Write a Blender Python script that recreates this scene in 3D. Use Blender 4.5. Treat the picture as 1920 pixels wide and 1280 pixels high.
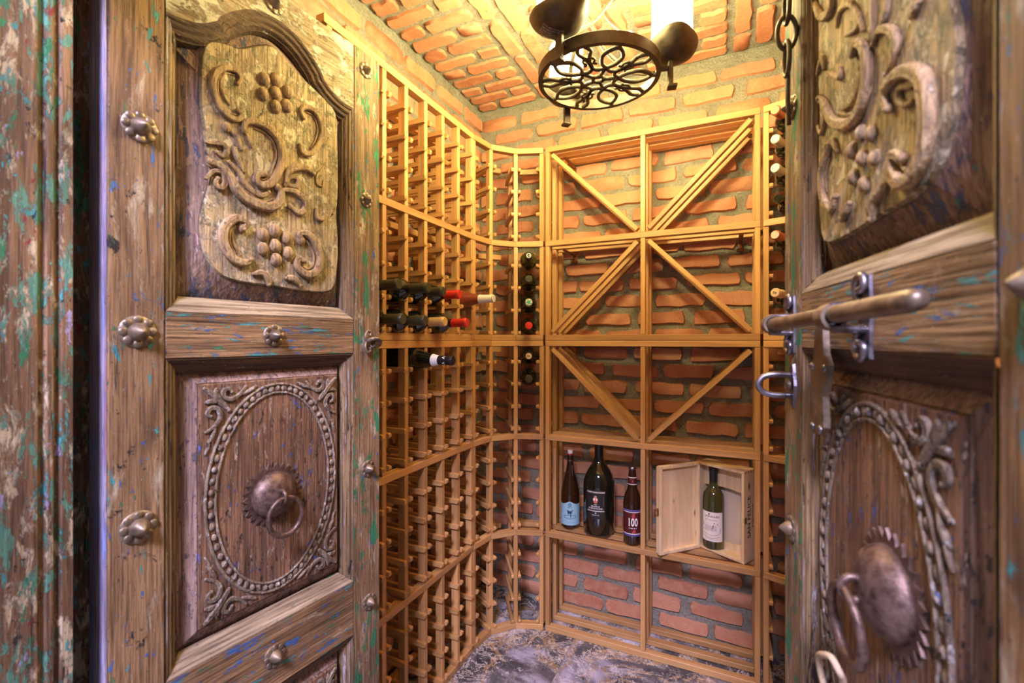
import bpy, bmesh, math, random
from mathutils import Vector, Matrix
random.seed(7)
for o in list(bpy.data.objects):
    bpy.data.objects.remove(o)
SC = bpy.context.scene
COL = SC.collection

# ------------------------------------------------------------------ camera
cam = bpy.data.cameras.new('camera')
cam.lens = 16.31
cam.sensor_width = 36.0
cam.shift_y = -0.001
cam.clip_start = 0.02
cam.dof.use_dof = True
cam.dof.focus_distance = 1.55
cam.dof.aperture_fstop = 4.2
camo = bpy.data.objects.new('camera', cam)
COL.objects.link(camo)
camo.location = (0, 0, 1.26)
camo.rotation_euler = (math.radians(90), 0, math.radians(24.96))
SC.camera = camo

# ------------------------------------------------------------------ light
world = bpy.data.worlds.new('world')
SC.world = world
world.use_nodes = True
world.node_tree.nodes['Background'].inputs[0].default_value = (0.74, 0.76, 0.90, 1)
world.node_tree.nodes['Background'].inputs[1].default_value = 0.22
al = bpy.data.lights.new('skylight', 'AREA')
al.shape = 'RECTANGLE'
al.size = 0.7
al.size_y = 0.7
al.energy = 285
al.color = (0.70, 0.64, 1.0)
alo = bpy.data.objects.new('skylight', al)
COL.objects.link(alo)
alo.location = (0.12, -1.85, 3.42)
alo.rotation_euler = (Vector((-0.35, 1.6, 0.45)) - Vector(alo.location)).to_track_quat('-Z', 'Y').to_euler()
CANDLE_STRENGTH = 165.0
vs = SC.view_settings
vs.view_transform = 'Standard'
vs.look = 'None'
vs.gamma = 1.0
vs.use_curve_mapping = False
vs.exposure = 0.24

# ------------------------------------------------------------------ tagging
def tag(o, label=None, cat=None, group=None, kind=None):
    if label: o['label'] = label
    if cat: o['category'] = cat
    if group: o['group'] = group
    if kind: o['kind'] = kind
    return o

def empty(name, loc=(0, 0, 0), rot=(0, 0, 0), parent=None):
    o = bpy.data.objects.new(name, None)
    COL.objects.link(o)
    o.location = loc
    o.rotation_euler = rot
    o.empty_display_size = 0.05
    if parent: o.parent = parent
    return o

def inst(name, me, parent=None, loc=(0, 0, 0), rot=(0, 0, 0)):
    o = bpy.data.objects.new(name, me)
    COL.objects.link(o)
    o.location = loc
    o.rotation_euler = rot
    if parent: o.parent = parent
    return o

# ------------------------------------------------------------------ mesh builder
class MB:
    def __init__(self, xf=None, flip=False):
        self.v = []; self.f = []; self.xf = xf; self.flip = flip
    def add(self, vs, fs):
        k = len(self.v)
        self.v += [tuple(p) for p in vs]
        self.f += [tuple(i + k for i in q) for q in fs]
        return self
    def box(self, x0, x1, y0, y1, z0, z1):
        vs = [(x, y, z) for z in (z0, z1) for y in (y0, y1) for x in (x0, x1)]
        return self.add(vs, [(0, 2, 3, 1), (4, 5, 7, 6), (0, 1, 5, 4), (2, 6, 7, 3), (0, 4, 6, 2), (1, 3, 7, 5)])
    def obox(self, c, ax, ay, az):
        c = Vector(c); ax = Vector(ax); ay = Vector(ay); az = Vector(az)
        vs = [c + ax * i + ay * j + az * k for k in (-1, 1) for j in (-1, 1) for i in (-1, 1)]
        return self.add(vs, [(0, 2, 3, 1), (4, 5, 7, 6), (0, 1, 5, 4), (2, 6, 7, 3), (0, 4, 6, 2), (1, 3, 7, 5)])
    def lathe(self, prof, n=24, c=(0, 0, 0), ax=(0, 0, 1), caps=True):
        c = Vector(c); az = Vector(ax).normalized()
        axx = az.orthogonal().normalized(); ay = az.cross(axx)
        vs = []
        for r, z in prof:
            for i in range(n):
                a = 2 * math.pi * i / n
                vs.append(c + axx * (r * math.cos(a)) + ay * (r * math.sin(a)) + az * z)
        fs = []
        for j in range(len(prof) - 1):
            for i in range(n):
                k = (i + 1) % n
                fs.append((j * n + i, j * n + k, (j + 1) * n + k, (j + 1) * n + i))
        if caps:
            fs.append(tuple(reversed(range(n))))
            m = (len(prof) - 1) * n
            fs.append(tuple(range(m, m + n)))
        return self.add(vs, fs)
    def tube(self, pts, r, n=8, closed=False, up=None, flat=1.0, caps=True, groove=0.0):
        P = [Vector(p) for p in pts]; m = len(P)
        R = r if isinstance(r, (list, tuple)) else [r] * m
        vs = []; prev = None
        for i in range(m):
            if closed:
                t = P[(i + 1) % m] - P[i - 1]
            else:
                t = P[min(i + 1, m - 1)] - P[max(i - 1, 0)]
            if t.length < 1e-9: t = Vector((0, 0, 1))
            t.normalize()
            if up is not None:
                b = Vector(up); a = b.cross(t)
                a = a.normalized() if a.length > 1e-6 else t.orthogonal().normalized()
                b = t.cross(a)
            else:
                if prev is None: a = t.orthogonal().normalized()
                else:
                    a = prev - t * prev.dot(t)
                    a = a.normalized() if a.length > 1e-6 else t.orthogonal().normalized()
                prev = a; b = t.cross(a)
            for k in range(n):
                q = 2 * math.pi * k / n
                g = 1.0 - (groove if abs(math.sin(q) - 1) < 1e-6 else 0.0)
                vs.append(P[i] + a * (R[i] * math.cos(q)) + b * (R[i] * flat * g * math.sin(q)))
        fs = []
        for i in range(m if closed else m - 1):
            j = (i + 1) % m
            for k in range(n):
                l = (k + 1) % n
                fs.append((i * n + k, i * n + l, j * n + l, j * n + k))
        if caps and not closed:
            fs.append(tuple(reversed(range(n))))
            fs.append(tuple(range((m - 1) * n, m * n)))
        return self.add(vs, fs)
    def ell(self, c, rx, ry, rz, n=12, m=7):
        c = Vector(c); vs = [c + Vector((0, 0, -rz))]
        for j in range(1, m):
            th = math.pi * j / m - math.pi / 2
            for i in range(n):
                a = 2 * math.pi * i / n
                vs.append(c + Vector((rx * math.cos(th) * math.cos(a), ry * math.cos(th) * math.sin(a), rz * math.sin(th))))
        vs.append(c + Vector((0, 0, rz)))
        fs = [(0, 1 + (i + 1) % n, 1 + i) for i in range(n)]
        for j in range(m - 2):
            for i in range(n):
                k = (i + 1) % n
                fs.append((1 + j * n + i, 1 + j * n + k, 1 + (j + 1) * n + k, 1 + (j + 1) * n + i))
        L = len(vs) - 1; b = 1 + (m - 2) * n
        fs += [(b + i, b + (i + 1) % n, L) for i in range(n)]
        return self.add(vs, fs)
    def plate(self, outline, y0, y1, inset=0.0, y2=None, back=True):
        """outline: list (x,z); extrude along y from y0 to y1 (front), bevel inset"""
        n = len(outline)
        cx = sum(p[0] for p in outline) / n; cz = sum(p[1] for p in outline) / n
        ins = offset_poly(outline, inset) if inset else outline
        vs = [(x, y0, z) for x, z in outline]
        fs = []
        if y2 is not None:
            vs += [(x, y2, z) for x, z in outline]
        vs += [(x, y1, z) for x, z in ins]
        rings = len(vs) // n
        for j in range(rings - 1):
            for i in range(n):
                k = (i + 1) % n
                fs.append((j * n + i, j * n + k, (j + 1) * n + k, (j + 1) * n + i))
        fs.append(tuple(range((rings - 1) * n, rings * n)))
        if back: fs.append(tuple(reversed(range(n))))
        return self.add(vs, fs)
    def mesh(self, name, mat=None, smooth=False, bevel=0.0, recalc=True, angle=None):
        me = bpy.data.meshes.new(name)
        v = self.v if self.xf is None else [self.xf(p) for p in self.v]
        me.from_pydata([tuple(p) for p in v], [], self.f)
        bm = bmesh.new(); bm.from_mesh(me)
        if bevel:
            es = [e for e in bm.edges if e.is_manifold and e.calc_face_angle(0) > 0.5]
            bmesh.ops.bevel(bm, geom=es, offset=bevel, segments=1, affect='EDGES', profile=0.5)
        if recalc: bmesh.ops.recalc_face_normals(bm, faces=bm.faces)
        if smooth:
            for f in bm.faces: f.smooth = True
            if angle:
                for e in bm.edges:
                    if e.is_manifold and e.calc_face_angle(0) > angle: e.smooth = False
        bm.to_mesh(me); bm.free()
        if mat: me.materials.append(mat)
        return me
    def obj(self, name, mat, parent=None, loc=(0, 0, 0), rot=(0, 0, 0), **kw):
        return inst(name, self.mesh(name, mat, **kw), parent, loc, rot)

def offset_poly(pl, d):
    n = len(pl); out = []
    area = sum(pl[i][0] * pl[(i + 1) % n][1] - pl[(i + 1) % n][0] * pl[i][1] for i in range(n))
    s = 1 if area > 0 else -1
    for i in range(n):
        p0 = Vector(pl[i - 1]); p1 = Vector(pl[i]); p2 = Vector(pl[(i + 1) % n])
        e1 = (p1 - p0).normalized(); e2 = (p2 - p1).normalized()
        n1 = Vector((-e1.y, e1.x)) * s; n2 = Vector((-e2.y, e2.x)) * s
        b = n1 + n2
        if b.length < 1e-6: b = n1
        b.normalize()
        k = max(0.45, b.dot(n1))
        q = p1 + b * (d / k)
        out.append((q.x, q.y))
    return out

def spline(pts, k=5, closed=False):
    P = [Vector(p) for p in pts]; n = len(P); out = []
    rng = n if closed else n - 1
    for i in range(rng):
        if closed:
            p0, p1, p2, p3 = P[i - 1], P[i], P[(i + 1) % n], P[(i + 2) % n]
        else:
            p0, p1, p2, p3 = P[max(i - 1, 0)], P[i], P[i + 1], P[min(i + 2, n - 1)]
        for j in range(k):
            t = j / k
            out.append(0.5 * ((2 * p1) + (p2 - p0) * t + (2 * p0 - 5 * p1 + 4 * p2 - p3) * t * t + (3 * p1 - p0 - 3 * p2 + p3) * t ** 3))
    if not closed: out.append(P[-1])
    return out

def text_shape(s, size, align='CENTER', bold=0.0):
    cu = bpy.data.curves.new('t', 'FONT')
    cu.body = s; cu.size = size; cu.align_x = align; cu.align_y = 'CENTER'
    cu.offset = bold; cu.resolution_u = 2
    o = bpy.data.objects.new('t', cu); COL.objects.link(o)
    dg = bpy.context.evaluated_depsgraph_get(); dg.update()
    me = bpy.data.meshes.new_from_object(o.evaluated_get(dg))
    v = [tuple(p.co) for p in me.vertices]; f = [tuple(q.vertices) for q in me.polygons]
    bpy.data.objects.remove(o); bpy.data.curves.remove(cu); bpy.data.meshes.remove(me)
    return v, f

# ------------------------------------------------------------------ materials
class Mat:
    def __init__(self, name, rough=0.6, metal=0.0, color=(0.5, 0.5, 0.5)):
        self.m = bpy.data.materials.new(name); self.m.use_nodes = True
        self.t = self.m.node_tree; self.b = self.t.nodes['Principled BSDF']
        self.set('Roughness', rough); self.set('Metallic', metal); self.set('Base Color', (*color, 1))
    def set(self, k, v):
        if hasattr(v, 'is_linked') or isinstance(v, bpy.types.NodeSocket): self.t.links.new(v, self.b.inputs[k])
        else: self.b.inputs[k].default_value = v
    def n(self, typ, ins=None, **pr):
        nd = self.t.nodes.new('ShaderNode' + typ)
        for k, v in pr.items(): setattr(nd, k, v)
        for k, v in (ins or {}).items():
            if isinstance(v, bpy.types.NodeSocket): self.t.links.new(v, nd.inputs[k])
            else: nd.inputs[k].default_value = v
        return nd
    def coord(self, scale=(1, 1, 1), off=(0, 0, 0), rand=False, src='Object'):
        tc = self.n('TexCoord').outputs[src]
        if rand:
            oi = self.n('ObjectInfo').outputs['Random']
            cx = self.n('CombineXYZ', {0: self.math('MULTIPLY', oi, 37.0), 1: self.math('MULTIPLY', oi, 91.0), 2: self.math('MULTIPLY', oi, 53.0)}).outputs[0]
            tc = self.n('VectorMath', {0: tc, 1: cx}, operation='ADD').outputs[0]
        return self.n('Mapping', {'Vector': tc, 'Scale': scale, 'Location': off}).outputs[0]
    def noise(self, vec, scale=1.0, detail=4.0, rough=0.55, dist=0.0):
        return self.n('TexNoise', {'Vector': vec, 'Scale': scale, 'Detail': detail, 'Roughness': rough, 'Distortion': dist}).outputs['Fac']
    def ramp(self, fac, stops, interp='LINEAR'):
        r = self.n('ValToRGB', {'Fac': fac}); cr = r.color_ramp; cr.interpolation = interp
        while len(cr.elements) < len(stops): cr.elements.new(0.5)
        for e, (p, c) in zip(cr.elements, stops):
            e.position = p
            e.color = (*c, 1) if isinstance(c, (tuple, list)) else (c, c, c, 1)
        return r.outputs['Color']
    def mix(self, fac, a, b, mode='MIX'):
        nd = self.n('Mix', data_type='RGBA', blend_type=mode)
        for idx, v in ((0, fac), (6, a), (7, b)):
            if isinstance(v, bpy.types.NodeSocket): self.t.links.new(v, nd.inputs[idx])
            elif isinstance(v, (tuple, list)): nd.inputs[idx].default_value = (*v, 1)
            else: nd.inputs[idx].default_value = v
        return nd.outputs[2]
    def math(self, op, a, b=0.0):
        nd = self.n('Math', operation=op)
        for i, v in ((0, a), (1, b)):
            if isinstance(v, bpy.types.NodeSocket): self.t.links.new(v, nd.inputs[i])
            else: nd.inputs[i].default_value = v
        return nd.outputs[0]
    def bump(self, h, strength=0.4, dist=0.004):
        self.set('Normal', self.n('Bump', {'Height': h, 'Strength': strength, 'Distance': dist}).outputs[0])

def plain(name, color, rough=0.6, metal=0.0, bump=0.0, bscale=60):
    M = Mat(name, rough, metal, color)
    if bump:
        h = M.noise(M.coord((1, 1, 1)), bscale, 4)
        M.bump(h, bump, 0.003)
    return M.m

def rack_wood(name, axis):
    M = Mat(name, 0.5)
    sc = {'x': (2.5, 55, 55), 'z': (55, 55, 2.5)}[axis]
    v = M.coord(sc, rand=True)
    g = M.noise(v, 1.0, 5, 0.6, 0.4)
    c = M.ramp(g, [(0.25, (0.36, 0.185, 0.062)), (0.5, (0.52, 0.295, 0.11)), (0.75, (0.64, 0.39, 0.16))])
    r = M.n('ObjectInfo').outputs['Random']
    tone = M.ramp(r, [(0.0, (0.78, 0.72, 0.66)), (0.5, (1, 1, 1)), (1.0, (1.12, 1.05, 0.98))])
    c = M.mix(1.0, c, tone, 'MULTIPLY')
    M.set('Base Color', c)
    M.bump(g, 0.18, 0.002)
    return M.m

def weathered(name, c1, c2, grain='z', paints=(), rough=0.75, bump=0.5, cross=42, along=3.0, crack=0.9, fine=True, off=(0, 0, 0)):
    """old wood with grain along one axis and flaked paint in patches of their own"""
    M = Mat(name, rough)
    def sc(cr, al): return {'x': (al, cr, cr), 'z': (cr, cr, al)}[grain]
    g = M.noise(M.coord(sc(cross, along), off), 1.0, 8, 0.65, 0.6)
    c = M.ramp(g, [(0.30, tuple(k * 0.62 for k in c1)), (0.46, tuple((a + b) * 0.46 for a, b in zip(c1, c2))), (0.70, c2)])
    f = M.noise(M.coord(sc(230, 9), off), 1.0, 3, 0.6)
    c = M.mix(M.math('MULTIPLY', M.ramp(f, [(0.32, 1.0), (0.56, 0.0)]), 0.8), c, tuple(k * 0.42 for k in c1))
    h = M.math('MULTIPLY', g, 0.5)
    h = M.math('ADD', h, M.math('MULTIPLY', f, 0.45))
    for i, (col, cr, al, th, soft) in enumerate(paints):
        p = M.noise(M.coord(sc(cr * 1.45, al * 1.7), (i * 7.3 + off[0], i * 3.1, i * 5.7)), 1.0, 10, 0.72, 0.35)
        mk = M.ramp(p, [(th, 0.0), (min(1.0, th + soft), 1.0)])
        c = M.mix(mk, c, col)
        h = M.math('ADD', h, M.math('MULTIPLY', mk, 0.22))
    sp = M.noise(M.coord(sc(260, 110), (2.2, 5.1, 7.7)), 1.0, 4, 0.7)
    m3 = M.ramp(sp, [(0.64, 0.0), (0.68, 0.8)])
    c = M.mix(m3, c, tuple(k * 0.25 for k in c1))
    m4 = M.ramp(sp, [(0.30, 0.55), (0.36, 0.0)])
    c = M.mix(m4, c, (0.66, 0.60, 0.48))
    big = M.noise(M.coord((6, 6, 6), (1.2, 8.8, 3.3)), 1.0, 3, 0.5)
    c = M.mix(1.0, c, M.ramp(big, [(0.3, (0.58, 0.56, 0.54)), (0.7, (1.06, 1.06, 1.06))]), 'MULTIPLY')
    h = M.math('SUBTRACT', h, M.math('MULTIPLY', m3, 0.25))
    ck = M.noise(M.coord(sc(85, 2.2), (4.4, 1.7, 9.1)), 1.0, 4, 0.7, 1.2)
    m2 = M.ramp(ck, [(0.655, 0.0), (0.69, crack)])
    c = M.mix(m2, c, (0.022, 0.014, 0.010))
    h = M.math('SUBTRACT', h, M.math('MULTIPLY', m2, 0.6))
    M.set('Base Color', c)
    M.bump(h, min(1.0, bump * 1.5), 0.007)
    return M.m

GREEN = (0.035, 0.24, 0.10); TURQ = (0.07, 0.36, 0.36); BLUE = (0.06, 0.17, 0.46); BLACK = (0.02, 0.016, 0.013)
CREAM = (0.66, 0.58, 0.40); RED = (0.30, 0.03, 0.035); LILAC = (0.46, 0.42, 0.68)
W_STILE = weathered('stile_wood', (0.17, 0.085, 0.035), (0.50, 0.31, 0.14), 'z',
    [(CREAM, 26, 5, 0.56, 0.14), (TURQ, 26, 8, 0.605, 0.02), (BLUE, 34, 11, 0.61, 0.02), (BLACK, 20, 13, 0.605, 0.025), (GREEN, 24, 8, 0.63, 0.02)], cross=32)
W_STILE2 = weathered('stile_wood_green', (0.17, 0.09, 0.04), (0.46, 0.30, 0.14), 'z',
    [(CREAM, 30, 6, 0.54, 0.12), (GREEN, 26, 8, 0.545, 0.03), (BLUE, 40, 14, 0.61, 0.02), (RED, 26, 8, 0.64, 0.02)], cross=50, off=(3, 1, 2))
W_RAIL = weathered('rail_wood', (0.17, 0.085, 0.034), (0.50, 0.31, 0.14), 'x',
    [(CREAM, 30, 6, 0.60, 0.1), (TURQ, 38, 8, 0.59, 0.02), (BLUE, 44, 9, 0.59, 0.02), (GREEN, 40, 8, 0.615, 0.02)], cross=60)
W_TOP = weathered('top_rail_wood', (0.30, 0.20, 0.10), (0.60, 0.48, 0.28), 'x',
    [((0.66, 0.62, 0.46), 22, 14, 0.47, 0.08), ((0.30, 0.22, 0.12), 40, 22, 0.58, 0.03), (TURQ, 30, 12, 0.66, 0.02), (BLACK, 30, 20, 0.64, 0.02)], cross=40, bump=0.7)
W_MOULD_LIT = weathered('moulding_lit', (0.20, 0.12, 0.06), (0.70, 0.58, 0.38), 'x', [(GREEN, 40, 6, 0.64, 0.02)], cross=95, along=2.0)  # pale for upward-facing sides: light from above put into the wood colour
W_MOULD_SHADED = weathered('moulding_shaded', (0.045, 0.022, 0.010), (0.19, 0.105, 0.045), 'x', [(CREAM, 60, 8, 0.64, 0.04)], cross=80)  # dark for downward-facing sides and arch: their shade put into the wood colour
W_MOULD_V = weathered('moulding_upright', (0.12, 0.066, 0.028), (0.46, 0.31, 0.14), 'z', [((0.50, 0.45, 0.46), 70, 4, 0.55, 0.06), (BLACK, 60, 6, 0.58, 0.03)], cross=90, along=2.0)
W_PANEL = weathered('panel_ground_cool_lit', (0.19, 0.12, 0.085), (0.44, 0.29, 0.19), 'z',
    [((0.07, 0.09, 0.16), 30, 7, 0.535, 0.05), ((0.60, 0.40, 0.33), 60, 10, 0.56, 0.05), (TURQ, 40, 14, 0.64, 0.02), (CREAM, 60, 40, 0.63, 0.02)], cross=60)  # navy and pinkish patches put cool light into the ground colour
W_FIELD = weathered('carved_field_warm_lit', (0.34, 0.23, 0.10), (0.70, 0.54, 0.28), 'z',
    [((0.74, 0.64, 0.40), 34, 20, 0.50, 0.08), ((0.26, 0.25, 0.13), 40, 22, 0.56, 0.05), (BLACK, 70, 40, 0.63, 0.03)], cross=40, along=8, bump=0.75)  # tan-gold tone has the chandelier's warm light mixed into it
W_CARVE = weathered('carving_wood_warm_lit', (0.34, 0.20, 0.08), (0.70, 0.50, 0.25), 'z', [(CREAM, 60, 40, 0.57, 0.08), ((0.18, 0.12, 0.15), 40, 20, 0.61, 0.04)], cross=60, along=14, crack=0.4)  # yellow of the carvings includes warm chandelier light in the colour
W_LOW = weathered('lower_panel_wood', (0.14, 0.066, 0.034), (0.41, 0.225, 0.11), 'z',
    [((0.52, 0.38, 0.26), 60, 14, 0.56, 0.05), ((0.10, 0.15, 0.42), 30, 14, 0.605, 0.02), (RED, 30, 14, 0.63, 0.02), (BLACK, 60, 18, 0.60, 0.02), ((0.62, 0.58, 0.54), 70, 30, 0.65, 0.02)], cross=55, bump=0.75)
W_LOWMARGIN = weathered('lower_panel_margin', (0.30, 0.18, 0.13), (0.60, 0.42, 0.33), 'z',
    [((0.13, 0.12, 0.14), 70, 22, 0.57, 0.04), ((0.62, 0.58, 0.58), 40, 8, 0.60, 0.06)], cross=60)
W_LOWCARVE = weathered('lower_carving', (0.17, 0.11, 0.065), (0.44, 0.35, 0.24), 'z',
    [((0.64, 0.60, 0.54), 60, 40, 0.545, 0.06), (TURQ, 50, 30, 0.66, 0.02), (BLACK, 70, 50, 0.59, 0.03), (BLUE, 44, 30, 0.65, 0.02)], cross=50, along=20, crack=0.5)
W_EDGE = weathered('door_edge_daylight', (0.50, 0.40, 0.58), (0.72, 0.64, 0.80), 'z',
    [((0.34, 0.40, 0.80), 60, 3.5, 0.50, 0.04), ((0.68, 0.36, 0.45), 60, 3, 0.57, 0.04), ((0.10, 0.10, 0.34), 60, 5, 0.64, 0.02)], cross=90, along=2.0, crack=0.5)  # lilac base is cool daylight put into the colour, under blue and pink streaks
W_JAMB = weathered('jamb_wood', (0.13, 0.065, 0.030), (0.39, 0.225, 0.11), 'z',
    [((0.60, 0.50, 0.32), 34, 10, 0.53, 0.06), ((0.12, 0.32, 0.22), 30, 9, 0.55, 0.03), (TURQ, 34, 11, 0.59, 0.02), (GREEN, 22, 7, 0.60, 0.02), (LILAC, 30, 10, 0.615, 0.02), (RED, 30, 12, 0.63, 0.02), (BLACK, 40, 22, 0.62, 0.02)], cross=44)
W_SHADE = weathered('old_dark_wood', (0.07, 0.05, 0.06), (0.16, 0.10, 0.09), 'z', [((0.06, 0.08, 0.25), 22, 6, 0.55, 0.05), (RED, 24, 7, 0.62, 0.03)], cross=50)

def iron_mat(name, c1, c2, rough=0.45, metal=0.85, sc=40):
    M = Mat(name, rough, metal)
    v = M.noise(M.coord((1, 1, 1)), sc, 5, 0.6)
    M.set('Base Color', M.ramp(v, [(0.3, c1), (0.7, c2)]))
    M.set('Roughness', M.ramp(v, [(0.3, rough - 0.12), (0.7, rough + 0.15)]))
    M.bump(v, 0.3, 0.003)
    return M.m
IRON = iron_mat('wrought_iron', (0.055, 0.040, 0.025), (0.13, 0.095, 0.055), 0.5, 0.5)
STEEL = iron_mat('old_steel', (0.16, 0.15, 0.17), (0.34, 0.31, 0.32), 0.33, 0.9)
BRONZE = iron_mat('aged_bronze', (0.13, 0.095, 0.065), (0.34, 0.265, 0.175), 0.47, 0.65)
RUST = iron_mat('rusted_iron', (0.075, 0.046, 0.036), (0.25, 0.165, 0.125), 0.46, 0.6, 90)
COPPER = plain('copper_strap', (0.30, 0.11, 0.045), 0.4, 0.7)
BRASS = plain('brass_hardware', (0.55, 0.40, 0.16), 0.3, 0.9)
ROPE = plain('twine', (0.58, 0.44, 0.28), 0.9, 0, 0.6, 300)
RZ = rack_wood('rack_wood_upright', 'z')
RX = rack_wood('rack_wood_long', 'x')

def brick_mat():
    M = Mat('fired_brick', 0.85)
    v = M.coord((1, 1, 1), rand=True)
    r = M.n('ObjectInfo').outputs['Random']
    base = M.ramp(r, [(0.0, (0.42, 0.155, 0.08)), (0.35, (0.55, 0.225, 0.115)), (0.7, (0.60, 0.27, 0.14)), (1.0, (0.48, 0.20, 0.12))])
    n1 = M.noise(v, 22, 5, 0.6)
    c = M.mix(M.ramp(n1, [(0.40, 0.0), (0.72, 0.75)]), base, (0.60, 0.32, 0.18))
    n2 = M.noise(v, 60, 6, 0.7)
    c = M.mix(M.ramp(n2, [(0.56, 0.0), (0.74, 0.6)]), c, (0.56, 0.44, 0.30))
    c = M.mix(M.ramp(M.noise(v, 120, 3, 0.7), [(0.62, 0.0), (0.68, 0.7)]), c, (0.20, 0.07, 0.04))
    M.set('Base Color', c)
    h = M.math('ADD', n1, M.math('MULTIPLY', n2, 0.6))
    M.bump(h, 0.55, 0.007)
    return M.m
BRICK = brick_mat()
def mortar_mat():
    M = Mat('mortar', 0.95)
    v = M.coord((1, 1, 1))
    n1 = M.noise(v, 9, 6, 0.65); n2 = M.noise(v, 110, 6, 0.75); n3 = M.noise(v, 34, 5, 0.6)
    c = M.ramp(n1, [(0.3, (0.29, 0.275, 0.205)), (0.7, (0.46, 0.44, 0.345))])
    c = M.mix(M.ramp(n2, [(0.46, 0.0), (0.66, 0.75)]), c, (0.19, 0.175, 0.115))
    c = M.mix(M.ramp(n3, [(0.55, 0.0), (0.75, 0.6)]), c, (0.50, 0.47, 0.38))
    M.set('Base Color', c)
    M.bump(M.math('ADD', n2, M.math('MULTIPLY', n3, 1.4)), 1.0, 0.010)
    return M.m
MORTAR = mortar_mat()
def marble_mat():
    M = Mat('veined_marble', 0.22)
    v = M.coord((1, 1, 1), rand=True)
    n1 = M.noise(v, 4.2, 7, 0.58, 0.7)
    c = M.ramp(n1, [(0.40, (0.055, 0.055, 0.058)), (0.49, (0.13, 0.125, 0.125)), (0.56, (0.34, 0.33, 0.37)), (0.66, (0.56, 0.54, 0.62))])
    n3 = M.noise(v, 3.6, 6, 0.62, 1.4)
    d = M.math('ABSOLUTE', M.math('SUBTRACT', n3, 0.5))
    c = M.mix(M.ramp(d, [(0.0, 0.9), (0.035, 0.0)]), c, (0.40, 0.26, 0.12))
    n4 = M.noise(v, 9, 9, 0.74, 2.2)
    d2 = M.math('ABSOLUTE', M.math('SUBTRACT', n4, 0.52))
    c = M.mix(M.math('MULTIPLY', M.ramp(d2, [(0.0, 1.0), (0.022, 0.0)]), M.ramp(n3, [(0.40, 0.0), (0.5, 1.0)])), c, (0.80, 0.74, 0.64))
    n5 = M.noise(v, 45, 5, 0.75, 0.8)
    c = M.mix(M.ramp(n5, [(0.60, 0.0), (0.64, 0.8)]), c, (0.70, 0.66, 0.64))
    c = M.mix(M.ramp(n5, [(0.36, 0.85), (0.40, 0.0)]), c, (0.035, 0.033, 0.030))
    M.set('Base Color', c)
    return M.m
MARBLE = marble_mat()
PLASTER = plain('plaster', (0.55, 0.48, 0.38), 0.9, 0, 0.3, 20)
GROUT = plain('grout', (0.30, 0.28, 0.27), 0.9)

def glass_mat(name, col, rough=0.06, trans=0.0):
    M = Mat(name, rough, 0, col)
    M.set('IOR', 1.5)
    M.set('Transmission Weight', trans)
    M.set('Coat Weight', 0.5)
    M.set('Coat Roughness', 0.03)
    return M.m
G_DARK = glass_mat('dark_bottle_glass', (0.010, 0.011, 0.007))
G_OLIVE = glass_mat('olive_bottle_glass', (0.050, 0.048, 0.012))
G_BROWN = glass_mat('brown_bottle_glass', (0.030, 0.011, 0.004))
G_ROSE = glass_mat('rose_wine_glass', (0.20, 0.040, 0.020))
FOIL_OLIVE = plain('olive_foil', (0.055, 0.055, 0.026), 0.42, 0.25)
FOIL_BLACK = plain('black_foil', (0.015, 0.015, 0.017), 0.4, 0.1)
FOIL_RED = plain('red_foil', (0.62, 0.030, 0.020), 0.4, 0.1)
FOIL_GOLD = plain('tan_foil', (0.66, 0.45, 0.17), 0.45, 0.2)
FOIL_WHITE = plain('white_foil', (0.80, 0.76, 0.70), 0.5)
FOIL_GREY = plain('grey_foil', (0.42, 0.42, 0.34), 0.45, 0.2)
FOIL_COPPER = plain('copper_foil', (0.45, 0.15, 0.08), 0.38, 0.3)
CORK = plain('cork', (0.68, 0.50, 0.32), 0.85, 0, 0.4, 200)
PINKCAP = plain('pink_stopper', (0.72, 0.42, 0.36), 0.6)
INK = plain('black_ink', (0.02, 0.02, 0.02), 0.7)
INKGREY = plain('grey_ink', (0.30, 0.29, 0.28), 0.7)
NAVY = plain('navy_ink', (0.03, 0.06, 0.11), 0.7)
INKWHITE = plain('white_ink', (0.85, 0.82, 0.78), 0.6)
PAPER = plain('cream_label_paper', (0.80, 0.74, 0.66), 0.7)
PAPERWHITE = plain('white_label_paper', (0.82, 0.80, 0.80), 0.7)
PAPERBLUE = plain('pale_blue_label_paper', (0.30, 0.55, 0.68), 0.65)
PAPERBLACK = plain('black_label_paper', (0.018, 0.017, 0.016), 0.55)
PAPERRED = plain('dark_red_label_paper', (0.085, 0.012, 0.012), 0.5)
INKRED = plain('red_ink', (0.45, 0.05, 0.06), 0.6)
INKPURPLE = plain('purple_ink', (0.10, 0.09, 0.30), 0.6)
INKORANGE = plain('orange_ink', (0.62, 0.20, 0.09), 0.6)
INKTAN = plain('tan_ink', (0.45, 0.28, 0.16), 0.6)

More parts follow.
